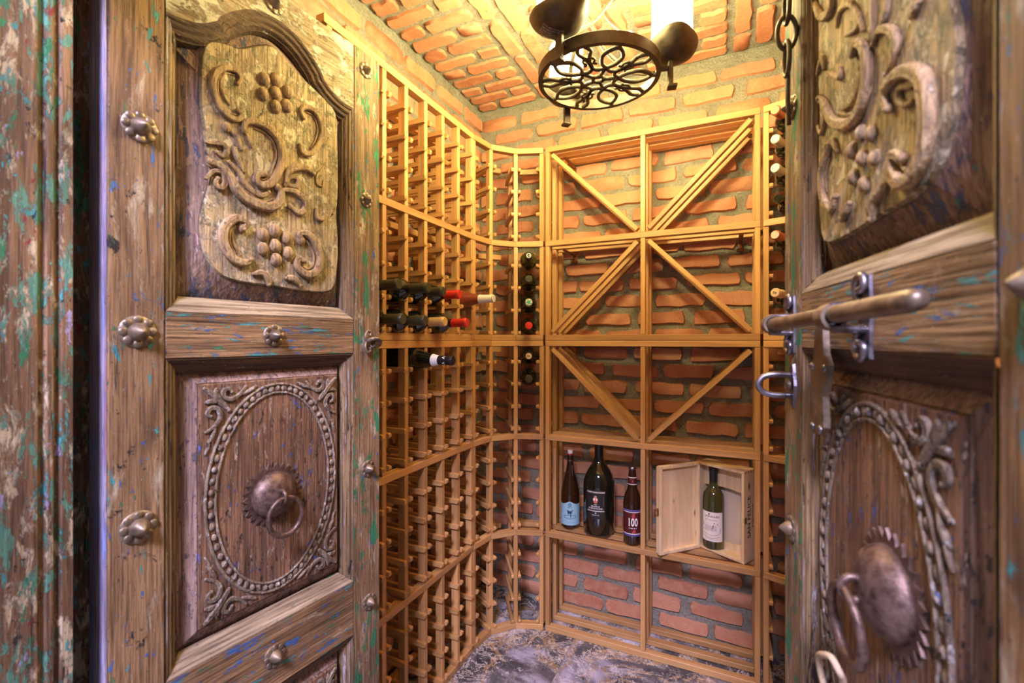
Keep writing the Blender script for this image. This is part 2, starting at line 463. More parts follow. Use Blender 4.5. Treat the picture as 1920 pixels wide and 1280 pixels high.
def pine_mat():
    M = Mat('pale_pine', 0.6)
    v = M.coord((30, 30, 2.5), rand=True)
    g = M.noise(v, 1.0, 5, 0.6, 1.0)
    c = M.ramp(g, [(0.3, (0.66, 0.46, 0.22)), (0.7, (0.86, 0.68, 0.42))])
    k = M.n('TexVoronoi', {'Vector': M.coord((14, 14, 7), rand=True), 'Scale': 1.0}).outputs['Distance']
    c = M.mix(M.ramp(k, [(0.06, 0.9), (0.14, 0.0)]), c, (0.20, 0.09, 0.035))
    M.set('Base Color', c); M.bump(g, 0.1, 0.002)
    return M.m
PINE = pine_mat()
PINEPLY = plain('pine_liner', (0.76, 0.62, 0.45), 0.7)
LAMP = bpy.data.materials.new('lamp_glass'); LAMP.use_nodes = True
_t = LAMP.node_tree; _t.nodes.remove(_t.nodes['Principled BSDF'])
_e = _t.nodes.new('ShaderNodeEmission'); _e.inputs[0].default_value = (1.0, 0.87, 0.41, 1); _e.inputs[1].default_value = CANDLE_STRENGTH
_t.links.new(_e.outputs[0], _t.nodes['Material Output'].inputs[0])

# ------------------------------------------------------------------ room shell
XL, XR, YB, YF, ZC = -1.158, 0.545, 2.11, 0.40, 2.44
BL, BH, JT = 0.208, 0.058, 0.019

def brick_mesh(name, L, H, seed, h=0.011):
    rnd = random.Random(seed)
    nx, nz = 5, 1
    pts = []
    def j(a): return rnd.uniform(-a, a) * 1.35
    hx, hz = L / 2, H / 2
    for i in range(nx): pts.append((-hx + 0.008 + (L - 0.016) * i / (nx - 1) + j(0.004), -hz + j(0.0035)))
    pts.append((hx + j(0.003), -hz * 0.25 + j(0.006)))
    pts.append((hx + j(0.003), hz * 0.4 + j(0.004)))
    for i in range(nx): pts.append((hx - 0.008 - (L - 0.016) * i / (nx - 1) + j(0.004), hz + j(0.0035)))
    pts.append((-hx + j(0.003), hz * 0.3 + j(0.006)))
    pts.append((-hx + j(0.003), -hz * 0.4 + j(0.004)))
    mb = MB()
    mb.plate(pts, 0.004, -h + j(0.003), 0.005, back=False)
    return mb.mesh(name, BRICK, smooth=True, angle=1.2)
FULL = [brick_mesh('brick', BL, BH, i) for i in range(9)]
HALF = [brick_mesh('brick', 0.092, BH, 50 + i) for i in range(5)]

def slab(name, mb, label, cat, mat=MORTAR):
    return tag(mb.obj(name, mat), label, cat, kind='structure')

def wall_bricks(parent, origin, du, up, length, rows, out, seed, z0=0.01):
    """courses of running bond; du along the course, up across courses, out = outward normal"""
    rnd = random.Random(seed)
    du = Vector(du); up = Vector(up); out = Vector(out)
    # local brick: x along length, z across, -y outward
    M3 = Matrix((du, -out, up)).transposed()
    if M3.determinant() < 0:
        M3 = Matrix((-du, -out, up)).transposed()
    rot = M3.to_euler()
    P = BL + JT
    for r in range(rows):
        v = z0 + (r + 0.5) * (BH + JT)
        u = -P * (0.5 if r % 2 else 0.0) - rnd.uniform(0.0, 0.05)
        while u < length:
            a = max(u, 0.004); b = min(u + BL, length - 0.004)
            if b - a > 0.05:
                if b - a > 0.15: me = rnd.choice(FULL); w = BL
                else: me = rnd.choice(HALF); w = 0.092
                loc = Vector(origin) + du * ((a + b) / 2 + rnd.uniform(-0.004, 0.004)) + up * (v + rnd.uniform(-0.003, 0.003))
                o = inst('brick', me, parent, loc, rot)
                o.scale = ((b - a) / w * rnd.uniform(0.97, 1.0), rnd.uniform(0.7, 1.25), rnd.uniform(0.92, 1.07))
            u += P + rnd.uniform(-0.012, 0.012)
rows = int((ZC - 0.01) / (BH + JT))
wb = slab('wall_back', MB().box(XL - 0.1, XR + 0.1, YB, YB + 0.1, 0, ZC), 'back brick wall of the cellar behind the lattice rack', 'wall')
wall_bricks(wb, (XL, YB, 0), (1, 0, 0), (0, 0, 1), XR - XL, rows, (0, -1, 0), 1)
wl = slab('wall_left', MB().box(XL - 0.1, XL, YF - 0.02, YB, 0, ZC), 'brick wall behind the long rack of bottle slots', 'wall')
wall_bricks(wl, (XL, YF, 0), (0, 1, 0), (0, 0, 1), YB - YF, rows, (1, 0, 0), 2)
wr = slab('wall_right', MB().box(XR, XR + 0.1, YF - 0.02, YB, 0, ZC), 'brick wall hidden behind the door with the slide bolt', 'wall')
rb = MB(); _rn = random.Random(5)
for r in range(rows):
    for k in range(8):
        y = YF + 0.01 + k * (BL + JT) + (0.1 if r % 2 else 0)
        if y + BL < YB:
            z = 0.01 + r * (BH + JT) + 0.011
            rb.box(XR - 0.011 + _rn.uniform(-0.003, 0.003), XR + 0.002, y, y + BL, z, z + BH)
o = rb.obj('brick_courses', BRICK, wr, bevel=0.003); o['kind'] = 'stuff'

# ceiling: zones of bricks laid crosswise and lengthwise
ce = slab('ceiling', MB().box(XL - 0.1, XR + 0.1, YF - 0.1, YB + 0.1, ZC, ZC + 0.1), 'brick ceiling laid in crosswise and lengthwise bands', 'ceiling')
def ceil_zone(x0, x1, lengthwise, seed):
    rnd = random.Random(seed)
    if lengthwise:
        n = max(1, round((x1 - x0) / (BH + JT)))
        for k in range(n):
            x = x0 + (k + 0.5) * (x1 - x0) / n
            y = YF - (k % 2) * 0.113 - rnd.uniform(0, 0.03)
            while y < YB - 0.05:
                a, b = max(y, YF), min(y + BL, YB - 0.005)
                if b - a > 0.05:
                    me, w = (rnd.choice(FULL), BL) if b - a > 0.15 else (rnd.choice(HALF), 0.092)
                    o = inst('brick', me, ce, (x, (a + b) / 2, ZC), (Matrix(((0, 1, 0), (0, 0, -1), (-1, 0, 0))).transposed()).to_euler())
                    M3 = Matrix((Vector((0, 1, 0)), Vector((0, 0, 1)), Vector((1, 0, 0)))).transposed()
                    o.rotation_euler = M3.to_euler()
                    o.scale = ((b - a) / w, rnd.uniform(0.7, 1.2), 1.02)
                y += BL + JT
    else:
        n = int((YB - YF) / (BH + JT))
        for k in range(n):
            y = YF + 0.012 + (k + 0.5) * (BH + JT)
            full = (x0 + 0.012, x1 - 0.012)
            L = full[1] - full[0]; cut = full[0] + (L * 0.35 if k % 2 else L * 0.66)
            for a, b in ((full[0], cut - 0.01), (cut + 0.01, full[1])):
                me, w = (rnd.choice(FULL), BL) if b - a > 0.15 else (rnd.choice(HALF), 0.092)
                o = inst('brick', me, ce, ((a + b) / 2, y, ZC))
                M3 = Matrix((Vector((-1, 0, 0)), Vector((0, 0, 1)), Vector((0, 1, 0)))).transposed()
                o.rotation_euler = M3.to_euler()
                o.scale = ((b - a) / w, rnd.uniform(0.7, 1.2), rnd.uniform(0.94, 1.05))
ceil_zone(XL, -0.825, False, 11)
ceil_zone(-0.825, -0.33, True, 12)
ceil_zone(-0.33, 0.012, False, 13)
ceil_zone(0.012, XR, True, 14)

# front wall with the doorway (the photographer stands outside it)
fw = MB()
fw.box(-1.9, -0.99, 0.12, YF - 0.02, 0, 2.6)
fw.box(0.31, 1.3, 0.12, YF - 0.02, 0, 2.6)
fw.box(-0.99, 0.31, 0.12, YF - 0.02, 2.06, 2.6)
slab('wall_front', fw, 'plastered wall around the doorway on the near side', 'wall', PLASTER)

# floor tiles
fl = tag(MB().box(-2.2, 1.8, -1.2, YB + 0.1, -0.06, -0.004).obj('floor', GROUT), 'dark veined marble tile floor with white and gold streaks', 'floor', kind='structure')
tm = MB().box(-0.2985, 0.2985, -0.2985, 0.2985, -0.01, 0.0).mesh('tile', MARBLE, bevel=0.001)
for ix in range(-2, 4):
    for iy in range(-3, 3):
        x = -0.59 + 0.6 * ix + 0.3 - 0.0; y = 1.30 + 0.6 * iy + 0.3
        if -1.5 < x < 1.2:
            inst('tile', tm, fl, (x, y, 0))

# door frame posts
def jamb(name, x_in, side, label):
    # inner reveal at x_in; the post body extends away from the opening
    mb = MB()
    s = -1 if side == 'l' else 1
    prof = [(0.0, 0.05), (0.0, 0.232), (0.006, 0.236), (0.006, 0.244), (0.0, 0.248), (0.0, 0.305), (0.004, 0.308), (0.004, 0.313), (0.0, 0.316), (0.0, 0.322), (0.004, 0.325), (0.004, 0.329), (0.0, 0.332), (0.0, 0.344)]
    pts = [(x_in + s * a, b) for a, b in prof] + [(x_in + s * 0.078, 0.344), (x_in + s * 0.078, 0.415), (x_in + s * 0.16, 0.415), (x_in + s * 0.16, 0.05)]
    n = len(pts)
    vs = [(x, y, z) for z in (0, 2.06) for x, y in pts]
    fs = [(i, (i + 1) % n, n + (i + 1) % n, n + i) for i in range(n)] + [tuple(range(n))[::-1], tuple(range(n, 2 * n))]
    mb.add(vs, fs)
    return tag(mb.obj(name, W_JAMB), label, 'door frame', kind='structure')
jamb('trim_1', -0.868, 'l', 'worn painted door post beside the door with the grape carving')
jamb('trim_2', 0.215, 'r', 'worn painted door post beside the door with the slide bolt')
tag(MB().box(-0.868, 0.215, 0.05, 0.344, 2.0, 2.06).obj('trim_3', W_JAMB), 'worn wooden head of the door frame above the doorway', 'door frame', kind='structure')

# ------------------------------------------------------------------ wine racks
TIER = 0.42; LEV = (0.033, 0.131, 0.229, 0.326)
RD = 0.20
def wood_box(name, sx, sy, sz, mat, cx=0.0, cy=0.0, cz=0.0, bev=0.0014):
    return MB().box(cx - sx / 2, cx + sx / 2, cy - sy / 2, cy + sy / 2, cz - sz / 2, cz + sz / 2).mesh(name, mat, bevel=bev)
_posts = {}
def post_mesh(h, w=0.018):
    k = (round(h, 4), w)
    if k not in _posts:
        _posts[k] = wood_box('post', 0.028, w, h, RZ, -0.014, 0, h / 2)
    return _posts[k]
def bar_mesh():
    # crossbar along local x, rounded nose proud of the posts
    x0, x1, w, h = -RD + 0.002, 0.009, 0.006, 0.0078
    prof = [(x0, -h), (x1 - 0.004, -h), (x1, -h + 0.005), (x1, h - 0.003), (x1 - 0.003, h), (x0, h)]
    n = len(prof)
    vs = [(x, s * w, z) for s in (-1, 1) for x, z in prof]
    fs = [tuple(range(n)), tuple(range(n, 2 * n))[::-1]] + [(i, i + n, (i + 1) % n + n, (i + 1) % n) for i in range(n)]
    return MB().add(vs, fs).mesh('crossbar', RX)
BAR = bar_mesh()
def rail(parent, p, q, z, th, depth=0.03, proud=0.0015, name='rail'):
    p = Vector((p[0], p[1])); q = Vector((q[0], q[1])); d = q - p; L = d.length
    a = math.atan2(d.y, d.x)
    me = wood_box(name, L, depth, th, RX)
    nrm = Vector((d.y, -d.x)) / L     # towards the room (room lies to the right of p->q)
    c = (p + q) / 2 + nrm * (proud - depth / 2)
    return inst(name, me, parent, (c.x, c.y, z), (0, 0, a))
def tier_spans(lo, hi):
    """z of rails (centre, thickness) for a unit spanning tiers lo..hi"""
    rs = []
    for k in range(lo, hi + 1):
        if k == lo: rs.append((k * TIER + (0.0125 if lo == 0 else 0.0125), 0.0235))
        elif k == hi: rs.append((k * TIER - 0.0125, 0.0235))
        else: rs.append((k * TIER, 0.0235))
    return rs
def ladder(parent, P, nrm, lo, hi, sides=(-1, 1), skip=()):
    a = math.atan2(nrm[1], nrm[0]); N = Vector((nrm[0], nrm[1])).normalized(); T = Vector((-N.y, N.x))
    rs = tier_spans(lo, hi)
    for k in range(hi - lo):
        z0 = rs[k][0] + rs[k][1] / 2; z1 = rs[k + 1][0] - rs[k + 1][1] / 2
        me = post_mesh(z1 - z0)
        inst('post', me, parent, (P[0], P[1], z0), (0, 0, a))
        b = Vector((P[0], P[1])) - N * (RD - 0.03)
        inst('post', me, parent, (b.x, b.y, z0), (0, 0, a))
        for lv in LEV:
            for s in sides:
                c = Vector((P[0], P[1])) + T * (s * 0.0152)
                inst('crossbar', BAR, parent, (c.x, c.y, (lo + k) * TIER + lv), (0, 0, a))

FX = -0.936
PY = [1.103 + 0.1058 * k for k in range(-2, 6)]
def left_rack(lo, hi, label):
    t = tag(empty('wine_rack', (FX, 1.3, lo * TIER)), label, 'wine rack')
    t2 = Matrix.Translation(t.location)
    for k, y in enumerate(PY):
        ladder(t, (FX, y), (1, 0), lo, hi, sides=(-1, 1) if k < len(PY) - 1 else (-1,))
    for z, th in tier_spans(lo, hi):
        rail(t, (FX, PY[0] - 0.02), (FX, PY[-1] + 0.009), z, th)
        rail(t, (FX - RD + 0.03, PY[0] - 0.02), (FX - RD + 0.03, PY[-1] + 0.009), z, th)
    for ch in t.children: ch.matrix_parent_inverse = t2.inverted()
    return t
left_rack(0, 3, 'lower half of the long wooden bottle rack beside the door with the grape carving')
left_rack(3, 5, 'upper half of the long bottle rack, holding red and olive capped bottles')

CP = [(-0.936, PY[-1] + 0.0185), (-0.918, 1.762), (-0.842, 1.848), (-0.738, 1.888)]
CN = [(1, 0.0), (0.88, -0.475), (0.55, -0.835), (0.0, -1)]
def corner_rack(lo, hi, label, mirror=False):
    mx = (lambda x: -0.614 - x) if mirror else (lambda x: x)
    t = tag(empty('corner_wine_rack', (mx(-0.85), 1.8, lo * TIER)), label, 'wine rack')
    t2 = Matrix.Translation(t.location)
    for k in range(4):
        P = (mx(CP[k][0]), CP[k][1]); N = (-CN[k][0] if mirror else CN[k][0], CN[k][1])
        sd = (-1, 1)
        if k == 0: sd = (1,)
        if k == 3: sd = (-1,)
        if mirror: sd = tuple(-s for s in sd)
        ladder(t, P, N, lo, hi, sides=sd)
    pts = [(mx(x), y) for x, y in CP]
    pts[0] = (pts[0][0], pts[0][1] - 0.009)
    pts[-1] = (pts[-1][0] + (-0.009 if mirror else 0.009), pts[-1][1])
    if mirror: pts = pts[::-1]
    for z, th in tier_spans(lo, hi):
        for i in range(3):
            rail(t, pts[i], pts[i + 1], z, th)
        for i in range(3):
            # rear rails, further back and longer
            a, b = Vector(pts[i]), Vector(pts[i + 1])
            d = (b - a).normalized(); nn = Vector((d.y, -d.x))
            rail(t, a - nn * (RD - 0.03) , b - nn * (RD - 0.03), z - 0.03, th)
    for ch in t.children: ch.matrix_parent_inverse = t2.inverted()
    return t
corner_rack(0, 3, 'lower curved corner rack where the two walls meet, with two bottles at its top')
corner_rack(3, 5, 'upper curved corner rack holding a column of four bottles end-on')
corner_rack(0, 3, 'lower curved corner rack half hidden by the door with the slide bolt', True)
corner_rack(3, 5, 'upper curved corner rack half hidden by the door with the slide bolt, bottles inside', True)

BX0, BXM, BX1, BY = -0.711, -0.307, 0.097, 1.890
SLAT_D = (0.0, 0.085, 0.170)
def bin_rack(lo, hi, diag, label):
    t = tag(empty('lattice_wine_rack', (BXM, BY, lo * TIER)), label, 'wine rack')
    t2 = Matrix.Translation(t.location)
    rs = tier_spans(lo, hi)
    for z, th in rs:
        for i, d in enumerate(SLAT_D):
            rail(t, (BX0 - 0.009, BY + d), (BX1 + 0.009, BY + d), z - (0.0 if i == 0 else 0.0), th if i == 0 else th * 0.85, proud=0.0015 if i == 0 else 0.0, name='shelf_slat')
    for k in range(hi - lo):
        z0 = rs[k][0] + rs[k][1] / 2; z1 = rs[k + 1][0] - rs[k + 1][1] / 2
        me = post_mesh(z1 - z0)
        for x in (BX0, BXM, BX1):
            for d in SLAT_D:
                inst('post', me, t, (x, BY + d, z0), (0, 0, -math.pi / 2))
        for bay, (xa, xb) in enumerate(((BX0 + 0.009, BXM - 0.009), (BXM + 0.009, BX1 - 0.009))):
            dd = diag.get((lo + k, bay))
            if not dd: continue
            # dd = +1 rises to the right, -1 falls to the right
            w = 0.018
            ang = math.atan2(z1 - z0 - w, xb - xa - w) * dd
            L = math.hypot(z1 - z0 - w * 1.4, xb - xa - w * 1.4)
            md = wood_box('diagonal_slat', L, 0.028, w, RX, 0, 0.014, 0)
            for d in SLAT_D:
                inst('diagonal_slat', md, t, ((xa + xb) / 2, BY + d, (z0 + z1) / 2), (0, -ang, 0))
    for ch in t.children: ch.matrix_parent_inverse = t2.inverted()
    return t
bin_rack(0, 3, {(2, 0): -1, (2, 1): 1}, 'lower wooden lattice rack with an open shelf carrying the standing bottles')
up_bin = bin_rack(3, 5, {(3, 0): 1, (3, 1): -1, (4, 0): -1, (4, 1): 1}, 'upper wooden lattice rack with crossing diagonal slats on the back wall')
# straps that tie the upper lattice to the wall
def strap(x, z):
    mb = MB()
    mb.box(x - 0.008, x + 0.008, BY + 0.05, YB + 0.005, z - 0.0025, z + 0.0025)
    mb.box(x - 0.008, x + 0.008, YB - 0.016, YB - 0.011, z - 0.03, z)
    mb.box(x - 0.014, x + 0.014, YB - 0.03, YB - 0.012, z - 0.036, z - 0.026)
    o = mb.obj('wall_strap', COPPER, up_bin, bevel=0.001)
    o.matrix_parent_inverse = Matrix.Translation(up_bin.location).inverted()
for x, z in ((-0.65, 2.065), (0.045, 2.065), (-0.65, 1.656), (0.045, 1.656)): strap(x, z)

# ------------------------------------------------------------------ bottles
BORD = [(0.001, 0.004), (0.034, 0.0), (0.0375, 0.004), (0.0375, 0.185), (0.0345, 0.202), (0.024, 0.217), (0.0155, 0.228), (0.0145, 0.24), (0.0138, 0.287), (0.0155, 0.289), (0.0155, 0.295), (0.014, 0.298), (0.001, 0.298)]
BURG = [(0.001, 0.004), (0.038, 0.0), (0.0415, 0.004), (0.0415, 0.135), (0.039, 0.155), (0.032, 0.180), (0.024, 0.205), (0.0175, 0.228), (0.0148, 0.245), (0.0142, 0.287), (0.0155, 0.289), (0.0155, 0.296), (0.001, 0.297)]
_lathes = {}
def lathe_mesh(name, prof, mat, n=28):
    k = (name, tuple(prof), mat.name)
    if k not in _lathes:
        _lathes[k] = MB().lathe(prof, n).mesh(name, mat, smooth=True, angle=0.9)
    return _lathes[k]
def r_at(prof, z):
    for (r0, z0), (r1, z1) in zip(prof[1:], prof[2:]):
        if z0 <= z <= z1 and z1 > z0: return r0 + (r1 - r0) * (z - z0) / (z1 - z0)
    return prof[3][0]
def band_mesh(name, prof, za, zb, a0, a1, mat, eps=0.0006, n=20, top=None, m=1):
    vs = []; fs = []
    for j in range(m + 1):
        for i in range(n + 1):
            u = i / n; a = a0 + (a1 - a0) * u
            zt = zb + (top(u) if top else 0.0)
            z = za + (zt - za) * j / m
            r = r_at(prof, z) + eps
            vs.append((r * math.cos(a), r * math.sin(a), z))
    for j in range(m):
        for i in range(n):
            k = j * (n + 1) + i
            fs.append((k, k + 1, k + n + 2, k + n + 1))
    return MB().add(vs, fs).mesh(name, mat, smooth=True, recalc=False)
def wrap_text(name, s, size, prof, zc, ac, mat, parent, bold=0.0, eps=0.0010, sx=1.0):
    v, f = text_shape(s, size, bold=bold)
    vs = []
    for x, y, _ in v:
        z = zc + y; r = r_at(prof, z) + eps
        a = ac + x * sx / r
        vs.append((r * math.cos(a), r * math.sin(a), z))
    return MB().add(vs, f).obj(name, mat, parent, recalc=False)
def wrap_shape(name, pts, prof, zc, ac, mat, parent, eps=0.0011):
    """flat printed shape: polygon (x,z) subdivided by fan around its centre"""
    n = len(pts); cx = sum(p[0] for p in pts) / n; cz = sum(p[1] for p in pts) / n
    P = [(cx, cz)] + list(pts)
    vs = []
    for x, y in P:
        z = zc + y; r = r_at(prof, z) + eps; a = ac + x / r
        vs.append((r * math.cos(a), r * math.sin(a), z))
    return MB().add(vs, [(0, 1 + i, 1 + (i + 1) % n) for i in range(n)]).obj(name, mat, parent, recalc=False)
def wrap_line(name, pts, w, prof, zc, ac, mat, parent, eps=0.0012, closed=False):
    P = [Vector(p) for p in pts]; vs = []; n = len(P)
    for i in range(n):
        t = (P[(i + 1) % n] - P[i - 1]) if closed else (P[min(i + 1, n - 1)] - P[max(i - 1, 0)])
        t.normalize(); nn = Vector((-t.y, t.x)) * w / 2
        for q in (P[i] + nn, P[i] - nn):
            z = zc + q.y; r = r_at(prof, z) + eps; a = ac + q.x / r
            vs.append((r * math.cos(a), r * math.sin(a), z))
    fs = [(2 * i, 2 * i + 1, 2 * ((i + 1) % n) + 1, 2 * ((i + 1) % n)) for i in range(n if closed else n - 1)]
    return MB().add(vs, fs).obj(name, mat, parent, recalc=False)
def ellipse(rx, rz, n=24, cx=0, cz=0): return [(cx + rx * math.cos(2 * math.pi * i / n), cz + rz * math.sin(2 * math.pi * i / n)) for i in range(n)]

def rack_bottle(tip, direc, glass, foil, label, group, prof=BORD, foil_len=0.058, disc=None, extra=None):
    d = Vector(direc).normalized(); L = prof[-1][1]
    base = Vector(tip) - d * L
    q = d.to_track_quat('Z', 'Y')
    root = tag(empty('wine_bottle', base, q.to_euler()), label, 'bottle', group)
    inst('glass_body', lathe_mesh('glass_body', prof, glass), root)
    if foil:
        fp = [(0.0001, L - 0.0035)] if False else []
        zs = L - foil_len
        fp = [(r_at(prof, zs) + 0.0006, zs), (r_at(prof, L - 0.025) + 0.0007, L - 0.025), (0.0145, L - 0.013), (0.0162, L - 0.012), (0.0162, L - 0.004), (0.0148, L - 0.0015), (0.0135, L + 0.0012), (0.001, L + 0.0012)]
        inst('foil_capsule', lathe_mesh('foil_capsule', fp, foil, 24), root)
    if disc:
        dm = lathe_mesh('closure', [(0.001, L + 0.0005), (0.0125, L + 0.0005), (0.0125, L + 0.0025), (0.001, L + 0.0025)], disc, 20)
        inst('closure', dm, root)
    if extra: extra(root, prof, L)
    return root
def emblem(ch, mat, size=0.013):
    """printed mark on the cap: a ring of print, a blot or a few short strokes"""
    def fn(root, prof, L):
        z = L + 0.0032; mb = MB()
        if ch == 'ring':
            n = 20; vs = [(r * math.cos(2 * math.pi * i / n), r * math.sin(2 * math.pi * i / n), z) for r in (size * 0.42, size * 0.55) for i in range(n)]
            mb.add(vs, [(i, (i + 1) % n, n + (i + 1) % n, n + i) for i in range(n)])
            for dx in (-0.2, 0.12): mb.box(dx * size, (dx + 0.1) * size, -0.25 * size, 0.25 * size, z, z + 0.0001)
        elif ch == 'star':
            pts = [(size * (0.5 if i % 2 else 0.22) * math.cos(i * math.pi / 5), size * (0.5 if i % 2 else 0.22) * math.sin(i * math.pi / 5), z) for i in range(10)]
            mb.add(pts, [tuple(range(10))])
        else:
            for dx, dy, w, h in ((-0.4, -0.3, 0.12, 0.6), (-0.28, 0.2, 0.3, 0.12), (0.1, -0.35, 0.12, 0.5), (-0.1, -0.1, 0.5, 0.12)):
                mb.box(dx * size, (dx + w) * size, dy * size, (dy + h) * size, z, z + 0.0001)
        mb.obj('printed_mark', mat, root)
    return fn
def scribble(parent, width, h, prof, zc, ac, mat, seed=0, eps=0.0012, name='label_print'):
    """a line of print too small to read: short strokes of uneven length"""
    rnd = random.Random(seed); vs = []; fs = []; x = -width / 2
    while x < width / 2:
        w = h * rnd.uniform(0.35, 0.8); hh = h * rnd.uniform(0.55, 1.0)
        k = len(vs)
        for px, pz in ((x, -h / 2), (x + w, -h / 2), (x + w, -h / 2 + hh), (x, -h / 2 + hh)):
            z = zc + pz; r = r_at(prof, z) + eps; a = ac + px / r
            vs.append((r * math.cos(a), r * math.sin(a), z))
        fs.append((k, k + 1, k + 2, k + 3))
        x += w + h * rnd.choice((0.25, 0.25, 0.3, 0.9))
    return MB().add(vs, fs).obj(name, mat, parent, recalc=False)

ZR2 = 3 * TIER + LEV[1] + 0.0275; ZR1 = 3 * TIER + LEV[0] + 0.0275
yc = [PY[i] + 0.0529 for i in range(len(PY) - 1)]   # 0: hidden, 1: 1.05, 2: 1.155 ...
GA = 'bottles lying in the long rack'
rack_bottle((-0.84, yc[1], ZR2), (1, 0, 0), G_DARK, FOIL_OLIVE, 'dark bottle with olive foil, upper row, next to the open carved door', GA)
rack_bottle((-0.815, yc[2], ZR2), (1, 0, 0), G_DARK, FOIL_OLIVE, 'dark bottle with olive foil, upper row, second from the open carved door', GA)
rack_bottle((-0.83, yc[3], ZR2), (1, 0, 0), G_DARK, FOIL_OLIVE, 'dark bottle with olive foil, upper row, just before the red capped one', GA)
rack_bottle((-0.835, yc[4], ZR2), (1, 0, 0), G_DARK, FOIL_RED, 'dark bottle with red foil in the upper row of the long rack', GA)
rack_bottle((-0.812, yc[6], ZR2 + 0.002), (1, 0, 0), G_ROSE, FOIL_WHITE, 'rose wine bottle with long white capsule at the end of the upper row', GA, BURG, 0.062)
rack_bottle((-0.825, yc[1], ZR1), (1, 0, 0), G_DARK, FOIL_OLIVE, 'dark bottle with olive foil, bottom row, next to the open carved door', GA)
rack_bottle((-0.825, yc[2], ZR1), (1, 0, 0), G_DARK, FOIL_OLIVE, 'dark bottle with olive foil, bottom row, just before the tan capped one', GA)
rack_bottle((-0.825, yc[3], ZR1), (1, 0, 0), G_DARK, FOIL_GOLD, 'dark bottle with tan gold foil in the bottom row of the long rack', GA)
rack_bottle((-0.805, yc[4], ZR1), (1, 0, 0), G_DARK, FOIL_RED, 'dark bottle with red foil in the bottom row of the long rack', GA)
def wlabel(root, prof, L):
    inst('body_label', band_mesh('body_label', prof, 0.008, 0.034, 0, 2 * math.pi, PAPER), root)
    inst('neck_label', band_mesh('neck_label', prof, 0.222, 0.246, 0, 2 * math.pi, PAPERWHITE, 0.0012, 28, m=3), root)
    for k in range(5): wrap_text('neck_print', 'V', 0.014, prof, 0.268, k * 1.25, INKWHITE, root, 0.0006, 0.0016)
rack_bottle((-0.795, yc[3], 2 * TIER + LEV[3] + 0.030), (1, 0, 0), G_DARK, FOIL_BLACK, 'dark sloping bottle with white and black capsule below the middle rail', GA, BURG, 0.052, extra=wlabel)
# column in the curved corner, seen end-on
cc = Vector((-0.790, 1.868)); cn = Vector((0.40, -0.917)).normalized()
def corner_bottle(tier, lv, foil, disc, label, grp, c=cc, n=cn, glass=G_DARK, extra=None, out=0.085):
    tip = c + n * out
    rack_bottle((tip.x, tip.y, tier * TIER + LEV[lv] + 0.029), (n.x, n.y, 0), glass, foil, label, grp, disc=disc, extra=extra)
GB = 'bottles stacked end-on in the curved corner'
corner_bottle(3, 3, FOIL_BLACK, FOIL_BLACK, 'end-on bottle with black cap and white ring mark, topmost in the corner', GB, glass=G_OLIVE, extra=emblem('ring', INKWHITE, 0.018))
corner_bottle(3, 2, FOIL_OLIVE, FOIL_OLIVE, 'end-on bottle with plain olive cap, second from top in the corner', GB)
corner_bottle(3, 1, FOIL_GREY, FOIL_WHITE, 'end-on bottle with silver and green cap, third from top in the corner', GB, extra=emblem('star', plain('green_ink', (0.05, 0.35, 0.22), 0.5), 0.03))
corner_bottle(3, 0, FOIL_RED, FOIL_RED, 'end-on bottle with bright red cap in the corner', GB)
corner_bottle(2, 3, None, CORK, 'end-on bottle with printed cork just below the corner middle rail', GB, extra=emblem('stroke', INK, 0.016))
corner_bottle(2, 2, FOIL_OLIVE, FOIL_OLIVE, 'end-on bottle with olive cap, lowest in the corner', GB)
# column beside the door with the slide bolt
rc = Vector((0.178, 1.866)); rn = Vector((-0.40, -0.917)).normalized()
GC = 'bottles beside the door with the slide bolt'
corner_bottle(4, 3, FOIL_COPPER, None, 'bottle with copper red foil, topmost beside the bolted door', GC, rc, rn)
corner_bottle(4, 2, FOIL_GREY, FOIL_GREY, 'bottle with grey embossed cap, second from top beside the bolted door', GC, rc, rn, extra=emblem('ring', INKGREY, 0.018))
corner_bottle(4, 1, FOIL_GREY, FOIL_GREY, 'bottle with grey embossed cap, third from top beside the bolted door', GC, rc, rn, extra=emblem('ring', INKGREY, 0.018))
corner_bottle(4, 0, None, None, 'dark bottle without coloured foil, just above the upper rail beside the bolted door', GC, rc, rn, out=0.06)
corner_bottle(3, 3, FOIL_COPPER, PINKCAP, 'bottle with pale pink stopper beside the bolted door', GC, rc, rn)
corner_bottle(3, 1, CORK, CORK, 'bottle with printed cork end beside the bolted door', GC, rc, rn, extra=emblem('stroke', INK, 0.014))

# standing bottles on the open shelf
ZS = TIER + 0.0235 / 2 + 0.001
def cam_angle(x, y): return math.atan2(-y, -x)
def standing(name, x, y, z, prof, glass, label, n=36, cat='bottle'):
    root = tag(empty(name, (x, y, z)), label, cat)
    MB().lathe(prof, n).obj('glass_body', glass, root, smooth=True, angle=0.9)
    return root
